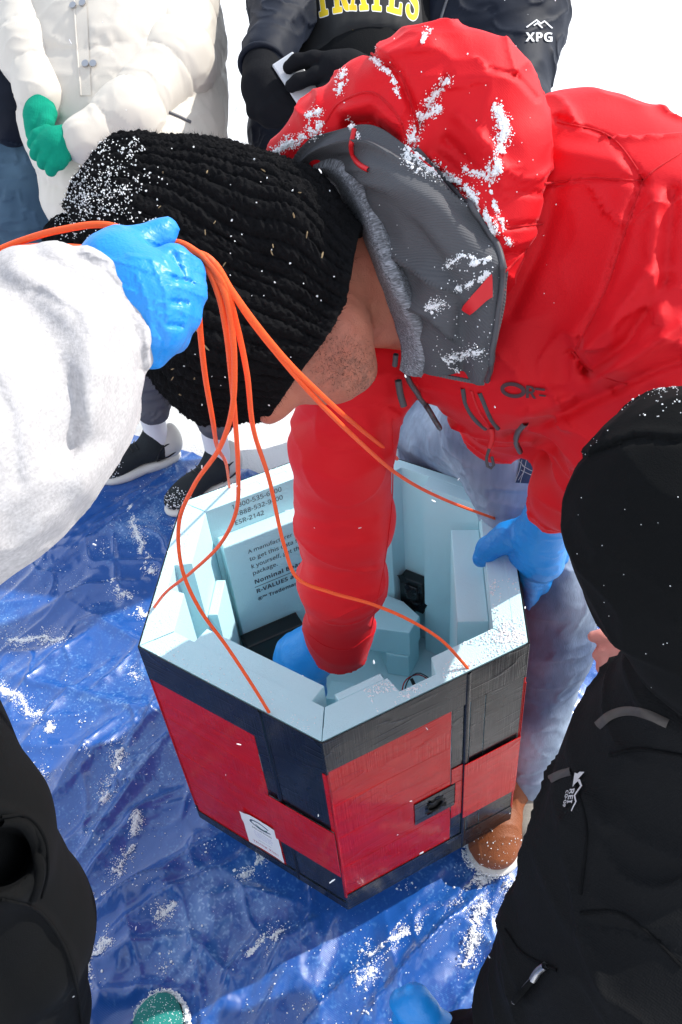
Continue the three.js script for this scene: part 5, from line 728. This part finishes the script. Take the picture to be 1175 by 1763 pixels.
  const trm = part('trousers', tr, M.blackFleece, cordP), utr = new Under([trm]);
  part('pocket_edge', utr.line([[2, 1412], [36, 1416], [58, 1440], [68, 1480], [66, 1515], [56, 1545]], 0.0052, 0.001), M.blackFleece, trm);
  for (const p of [[[2, 1548], [60, 1565], [105, 1620], [132, 1700], [140, 1760]], [[2, 1405], [45, 1405], [76, 1440], [82, 1500], [72, 1545]]]) part('seam', utr.line(p, 0.0018, 0.0006), M.blackFleece, trm);
  const teal = std({ color: col('#1d7f78'), roughness: 0.9, bumpMap: rep(tKnit, 10), bumpScale: 0.0015 });
  const toe = onPlane(290, 1712, 0.02); toe.y = 0.006; const heel = toe.clone().add(V(-0.03, 0, 0.28)); const sh = shoe(cordP, toe, heel, 0.1, { sole: std({ color: col('#2b2b2a'), roughness: 0.8 }), upper: teal }, { high: 0.1, sole: 0.026 });
  const L = []; for (let i = 0; i < 1500; i++) { const a = rr(-1.5, 1.5), f = toe.clone().sub(heel).normalize(), q = toe.clone().addScaledVector(f, -0.058), p = q.addScaledVector(f, Math.cos(a) * rr(0.05, 0.06)).add(V(f.z, 0, -f.x).multiplyScalar(Math.sin(a) * rr(0.044, 0.053))); p.y = rr(0.012, 0.05); const s = 0.001 + 0.002 * rnd() * rnd(); L.push([p, s]); }
  const us = new Under([sh.u]); for (let i = 0; i < 300; i++) { const x = rr(235, 350), y = rr(1705, 1762); if (us.hit(x, y)) L.push([us.at(x, y, 0.0003), 0.0005 + 0.0006 * rnd()]); }
  crumbs(L, M.crumb, 'shoe_snow', cordP);
  const t2 = heel.clone().add(V(-0.18, 0, 0.0)), h2 = t2.clone().add(V(-0.04, 0, 0.27)); shoe(cordP, t2, h2, 0.1, { sole: M.blackPlastic, upper: teal }, { high: 0.1 });
  headOn(cordP, V(-0.62, 1.64, -0.22), V(0.7, 0, -0.7), '#2a1c12', [0.5, 0.28, 0.2]);
}
// ---------------------------------------------------------------- black hooded jacket, kneeling beside the box
const hoodP = thing('person', 'person in a black hooded jacket with a pale chest emblem crouching beside the box', 'person', V(0.45, 0, -0.3));
{
  const Hd = [...chain([[1202, 862, 0.64, 198], [1206, 915, 0.635, 202], [1246, 1010, 0.63, 178], [1292, 1090, 0.64, 160], [1330, 1140, 0.66, 150]])];
  const hw0 = cloth(11, 0.005, 0.5, 81), hcz = creases(9, 0.005, 13), hw = (x, y, z) => hw0(x, y, z) + hcz(x, y, z), line = (x, y, z) => { const q = pix(x, y, z), yy = 790 - 34 * sstep(985, 1110, q[0]) + 4 * sstep(1110, 1175, q[0]); return -0.004 * Math.exp(-(((q[1] - yy) / 5) ** 2)) + 0.0022 * Math.exp(-(((q[1] - yy + 13) / 9) ** 2)); };
  const hd = part('hood', solid(Hd, 0.03, 0.0042, (x, y, z) => hw(x, y, z) + line(x, y, z)), M.blackFleece, hoodP);
  const T = [...chain([[1180, 1190, 0.72, 120], [1160, 1330, 0.78, 165], [1135, 1480, 0.8, 186], [1200, 1700, 0.78, 260], [1300, 1950, 0.8, 300]]), ...chain([[1150, 1390, 0.78, 135], [1070, 1515, 0.8, 118], [1000, 1660, 0.86, 122], [962, 1760, 0.92, 118], [975, 1840, 0.97, 100], [870, 1850, 1.05, 72], [792, 1790, 1.12, 42]]), ...chain([[1290, 1200, 0.72, 130], [1420, 1350, 0.78, 140], [1420, 1200, 0.95, 90], [1220, 1140, 1.2, 52], [1120, 1120, 1.34, 38]])];
  const tw0 = cloth(10, 0.007, 0.9, 83), tcz = creases(9, 0.009, 17), tw = (x, y, z) => tw0(x, y, z) + tcz(x, y, z);
  const tor = part('jacket', solid(T, 0.05, 0.0055, (x, y, z) => { const q = pix(x, y, z), c = Math.abs(Math.hypot((q[0] - 1010) / 230, (q[1] - 1780) / 190) - 1); return tw(x, y, z) - (q[0] > 1010 && q[1] < 1700 ? 0.003 * Math.exp(-((c / 0.02) ** 2)) : 0); }), M.black, hoodP);
  const ut = new Under([tor]);
  for (const p of [[[1000, 1572], [1060, 1570], [1110, 1600], [1174, 1665]], [[985, 1330], [1010, 1420], [1000, 1540]], [[1174, 1300], [1100, 1290], [1050, 1300]], [[870, 1600], [900, 1640], [960, 1670]]]) part('seam', ut.line(p, 0.0015, 0.0004), M.black, hoodP);
  const trim = std({ color: col('#3d3835'), roughness: 0.6 });
  part('collar_trim', ut.ribbon([[1030, 1250], [1052, 1232], [1082, 1224], [1112, 1229], [1150, 1246]], 8, 0.0018), trim, hoodP); part('collar_trim', ut.ribbon([[948, 1342], [964, 1334], [984, 1328]], 7, 0.0018), trim, hoodP);
  part('chest_emblem', ut.patch([[1006, 1322], [1018, 1418], [970, 1428], [958, 1340]].map((p, i) => [[1012, 1330], [996, 1412], [966, 1416], [985, 1330]][i]), 18, 8, 0.002), decal((g, w, h) => {
    g.beginPath(); for (const [x, y] of [[0.0, 0.1], [0.16, 0.42], [0.16, 0.3], [0.3, 0.08], [0.48, 0.34], [0.6, 0.2], [0.8, 0.4], [0.78, 0.44], [0.6, 0.28], [0.48, 0.44], [0.3, 0.2], [0.2, 0.4], [0.3, 0.62], [0.02, 0.7], [0.04, 0.52], [0.0, 0.4]]) g.lineTo(x * w, y * h); g.fill();
    g.font = `bold ${h * 0.42}px sans-serif`; g.fillText('REI', w * 0.32, h * 0.76, w * 0.62); g.font = `bold ${h * 0.24}px sans-serif`; g.fillText('CO·OP', w * 0.36, h * 0.99, w * 0.6); }, 400, 200, '#b9b8bc'), hoodP);
  // pocket zip and its pull
  part('pocket_zip', ut.line([[885, 1726], [905, 1700], [925, 1678], [945, 1662]], 0.0022, 0.0008), M.zipper, hoodP);
  { const zp = part('zip_pull', ut.line([[925, 1688], [935, 1672], [946, 1664]], 0.0036, 0.004), M.metal, hoodP); part('pull_cord', ut.line([[892, 1722], [908, 1706], [924, 1690]], 0.003, 0.004), M.blackFleece, zp); }
  // head inside the hood, bare hand, gloved hand
  part('body', solid([...chain([[1260, 900, 0.66, 150], [1270, 1000, 0.66, 150], [1265, 1130, 0.68, 100]]), ...hand([[1100, 1118, 1.32, 30], [1075, 1122, 1.33, 32]], [[1060, 1092, 1.335, 16], [1038, 1096, 1.335, 12], [1022, 1096, 1.34, 10]], [[1062, 1115, 1.335, 15], [1040, 1122, 1.335, 12], [1030, 1128, 1.34, 10]], [[1062, 1135, 1.33, 14], [1044, 1142, 1.33, 12], [1036, 1150, 1.335, 10]], [[1068, 1142, 1.325, 14], [1052, 1158, 1.325, 11], [1042, 1168, 1.33, 9]], [[1075, 1150, 1.315, 13], [1066, 1162, 1.315, 12], [1060, 1166, 1.32, 11]])], 0.008, 0.0035, null, skinCol([0.72, 0.34, 0.28], [0.5, 0.3, 0.2], null)), M.skin, hoodP);
  part('glove', solid(hand([[790, 1795, 1.12, 34], [745, 1775, 1.12, 34], [725, 1760, 1.125, 32]], [[720, 1740, 1.12, 22], [706, 1722, 1.12, 18], [694, 1718, 1.125, 14]], [[716, 1755, 1.12, 20], [698, 1735, 1.12, 16], [686, 1726, 1.125, 13]], [[716, 1772, 1.13, 18], [698, 1762, 1.135, 14], [688, 1752, 1.14, 12]], [[735, 1735, 1.115, 20], [720, 1718, 1.11, 17], [712, 1712, 1.115, 14]], [[722, 1790, 1.14, 16], [706, 1788, 1.145, 13]]), 0.014, 0.003, (x, y, z) => 0.0008 * fbm(x * 60, y * 60, z * 60, 2)), M.nitrile, hoodP).userData.label = 'blue glove near the tarp';
  part('trousers', solid([...wchain([[V(0.5, 0.62, -0.16), 0.14], [V(0.42, 0.3, -0.42), 0.1], [V(0.44, 0.08, -0.12), 0.065]]), ...wchain([[V(0.62, 0.62, -0.12), 0.14], [V(0.7, 0.5, -0.5), 0.095], [V(0.68, 0.1, -0.46), 0.06]])], 0.04, 0.009, cloth(14, 0.006)), M.blackFleece, hoodP);
  for (const [a, b] of [[V(0.7, 0, -0.64), V(0.68, 0, -0.37)], [V(0.43, 0, -0.2), V(0.45, 0, 0.07)]]) shoe(hoodP, a, b, 0.1, { sole: M.rubber, upper: M.black }, { high: 0.1 });
  const uh = new Under([hd]), ex = []; for (let i = 0; i < 700; i++) { const x = rr(975, 1174), y = rr(660, 800), d = (y - 660) / 140; if (rnd() < clamp((1030 - x) / 60 + 0.35) * (1.05 - d) || (y < 720 && rnd() < 0.25)) ex.push([x, y, 0.0003 + 0.0006 * rnd() * rnd()]); } for (let i = 0; i < 24; i++) ex.push([rr(970, 1170), rr(800, 1200), 0.0004]);
  snowOn(uh, [[[[1040, 700], [1120, 672], [1174, 664]], 6, 1.5]], hoodP, 'hood_snow', 0.0006, ex);
}
// ---------------------------------------------------------------- six cords from the fist to the rim
{
  const lead = [[[-420, 640, 0.66], [-120, 500, 0.63], [0, 442, 0.615], [90, 428, 0.605], [190, 432, 0.592], [270, 428, 0.588], [322, 428, 0.585]], [[-420, 620, 0.67], [-120, 500, 0.635], [0, 436, 0.62], [45, 418, 0.615], [110, 400, 0.6], [190, 392, 0.59], [270, 420, 0.592], [318, 424, 0.588]], [[-420, 650, 0.66], [-120, 505, 0.63], [0, 438, 0.62], [70, 425, 0.612], [140, 428, 0.6], [270, 432, 0.592], [324, 434, 0.588]]];
  const defs = [
    ['orange cord ending on the rim above the white sticker', 1, [[360, 455, 0.588], [385, 500, 0.6], [400, 570, 0.635], [404, 640, 0.68], [400, 705, 0.73], [378, 772, 0.81], [335, 835, 0.9], [308, 905, 1.0], [314, 980, 1.06], [345, 1050, 1.12], [390, 1112, 1.17], [435, 1180, 1.22]], wallPt(5, 0.268, BX.y1 - 0.004, 0.003)],
    ['orange cord ending on the snow dusted rim above the taped camera port', 0, [[358, 450, 0.583], [388, 495, 0.6], [408, 560, 0.64], [425, 640, 0.7], [437, 740, 0.82], [465, 830, 0.95], [490, 940, 1.05], [513, 996, 1.1], [570, 1020, 1.15], [640, 1040, 1.2], [700, 1065, 1.235], [760, 1102, 1.27]], wallPt(0, 0.258, BX.y1 - 0.004, 0.003)],
    ['orange cord ending on the rim beside the blue glove that grips it', 2, [[362, 446, 0.583], [392, 490, 0.6], [430, 548, 0.63], [480, 612, 0.68], [540, 682, 0.76], [610, 752, 0.9], [690, 820, 1.12], [770, 862, 1.36]], wallPt(1, 0.292, BX.y1 - 0.004, 0.012)],
    ['orange cord stretched across the cheek to the red sleeve', 2, [[366, 450, 0.588], [398, 498, 0.605], [440, 556, 0.635], [495, 622, 0.69], [560, 686, 0.78], [620, 738, 0.95], [655, 766, 1.06], [676, 783, 1.12], [684, 790, 1.25], [676, 788, 1.5]], wallPt(2, 0.27, BX.y1 - 0.004, 0.003)],
    ['orange cord hanging behind the others to the rim by the black trainer', 0, [[335, 440, 0.59], [340, 500, 0.61], [346, 580, 0.67], [354, 650, 0.73], [366, 720, 0.8], [374, 768, 1.0], [390, 800, 1.4]], wallPt(3, 0.267, BX.y1 - 0.004, 0.003)],
    ['orange cord looping low over the ledge inside to the rim with no sticker', 2, [[355, 458, 0.59], [376, 505, 0.605], [390, 570, 0.645], [398, 640, 0.695], [405, 720, 0.78], [410, 800, 0.88], [407, 880, 1.0], [380, 936, 1.1], [330, 985, 1.22], [288, 1018, 1.33]], wallPt(4, 0.277, BX.y1 - 0.004, 0.004)]];
  const braid = (() => { const t = tex(64, (u, v) => 0.5 + 0.3 * Math.sin((u * 2 + v * 4) * Math.PI * 2) * Math.sin((u * 2 - v * 4) * Math.PI * 2)); return t; })();
  defs.forEach(([label, li, pts, end], k) => {
    const j = (k - 2.5) * 1.5, P3 = [V(-1.0 - 0.03 * k, 0.03, -0.8 + 0.05 * k), V(-0.86, 0.35, -0.76 + 0.02 * k), V(-0.66, 0.95, -0.66), ...lead[li].map(p => P(p[0] + j, p[1] + j * 1.2, p[2] + (k % 3) * 0.004)), ...pts.map(p => P(p[0], p[1], p[2])), end], c = new THREE.CatmullRomCurve3(P3, false, 'centripetal'), len = c.getLength(), g = new THREE.TubeGeometry(c, Math.round(len / 0.004), 0.0025, 10), uv = g.attributes.uv; for (let i = 0; i < uv.count; i++) uv.setXY(i, uv.getX(i) * len * 60, uv.getY(i) * 2);
    const m = new THREE.Mesh(g, M.cord); m.name = numbered('orange_cord'); m.castShadow = m.receiveShadow = true; m.userData = { label, category: 'cord', group: 'orange cords tied to the box rim' }; scene.add(m);
  });
  M.cord.bumpMap = braid; M.cord.bumpScale = 0.0005;
}
// ---------------------------------------------------------------- falling snow
{
  const L = []; const n = 170; for (let i = 0; i < n; i++) { const d = rr(0.7, 2.0), x = rr(-50, 1230), y = rr(-50, 1800), p = P(x, y, d); if (p.y < 0.05) continue; L.push([p, 0.0005 + 0.0004 * rnd(), rr(2, 4.5)]); }
  const m = crumbs(L, M.crumb, 'falling_snow', scene); m.userData.label = 'small snowflakes drifting in the air around the group'; m.userData.category = 'snow';
}
renderer.render(scene, camera);
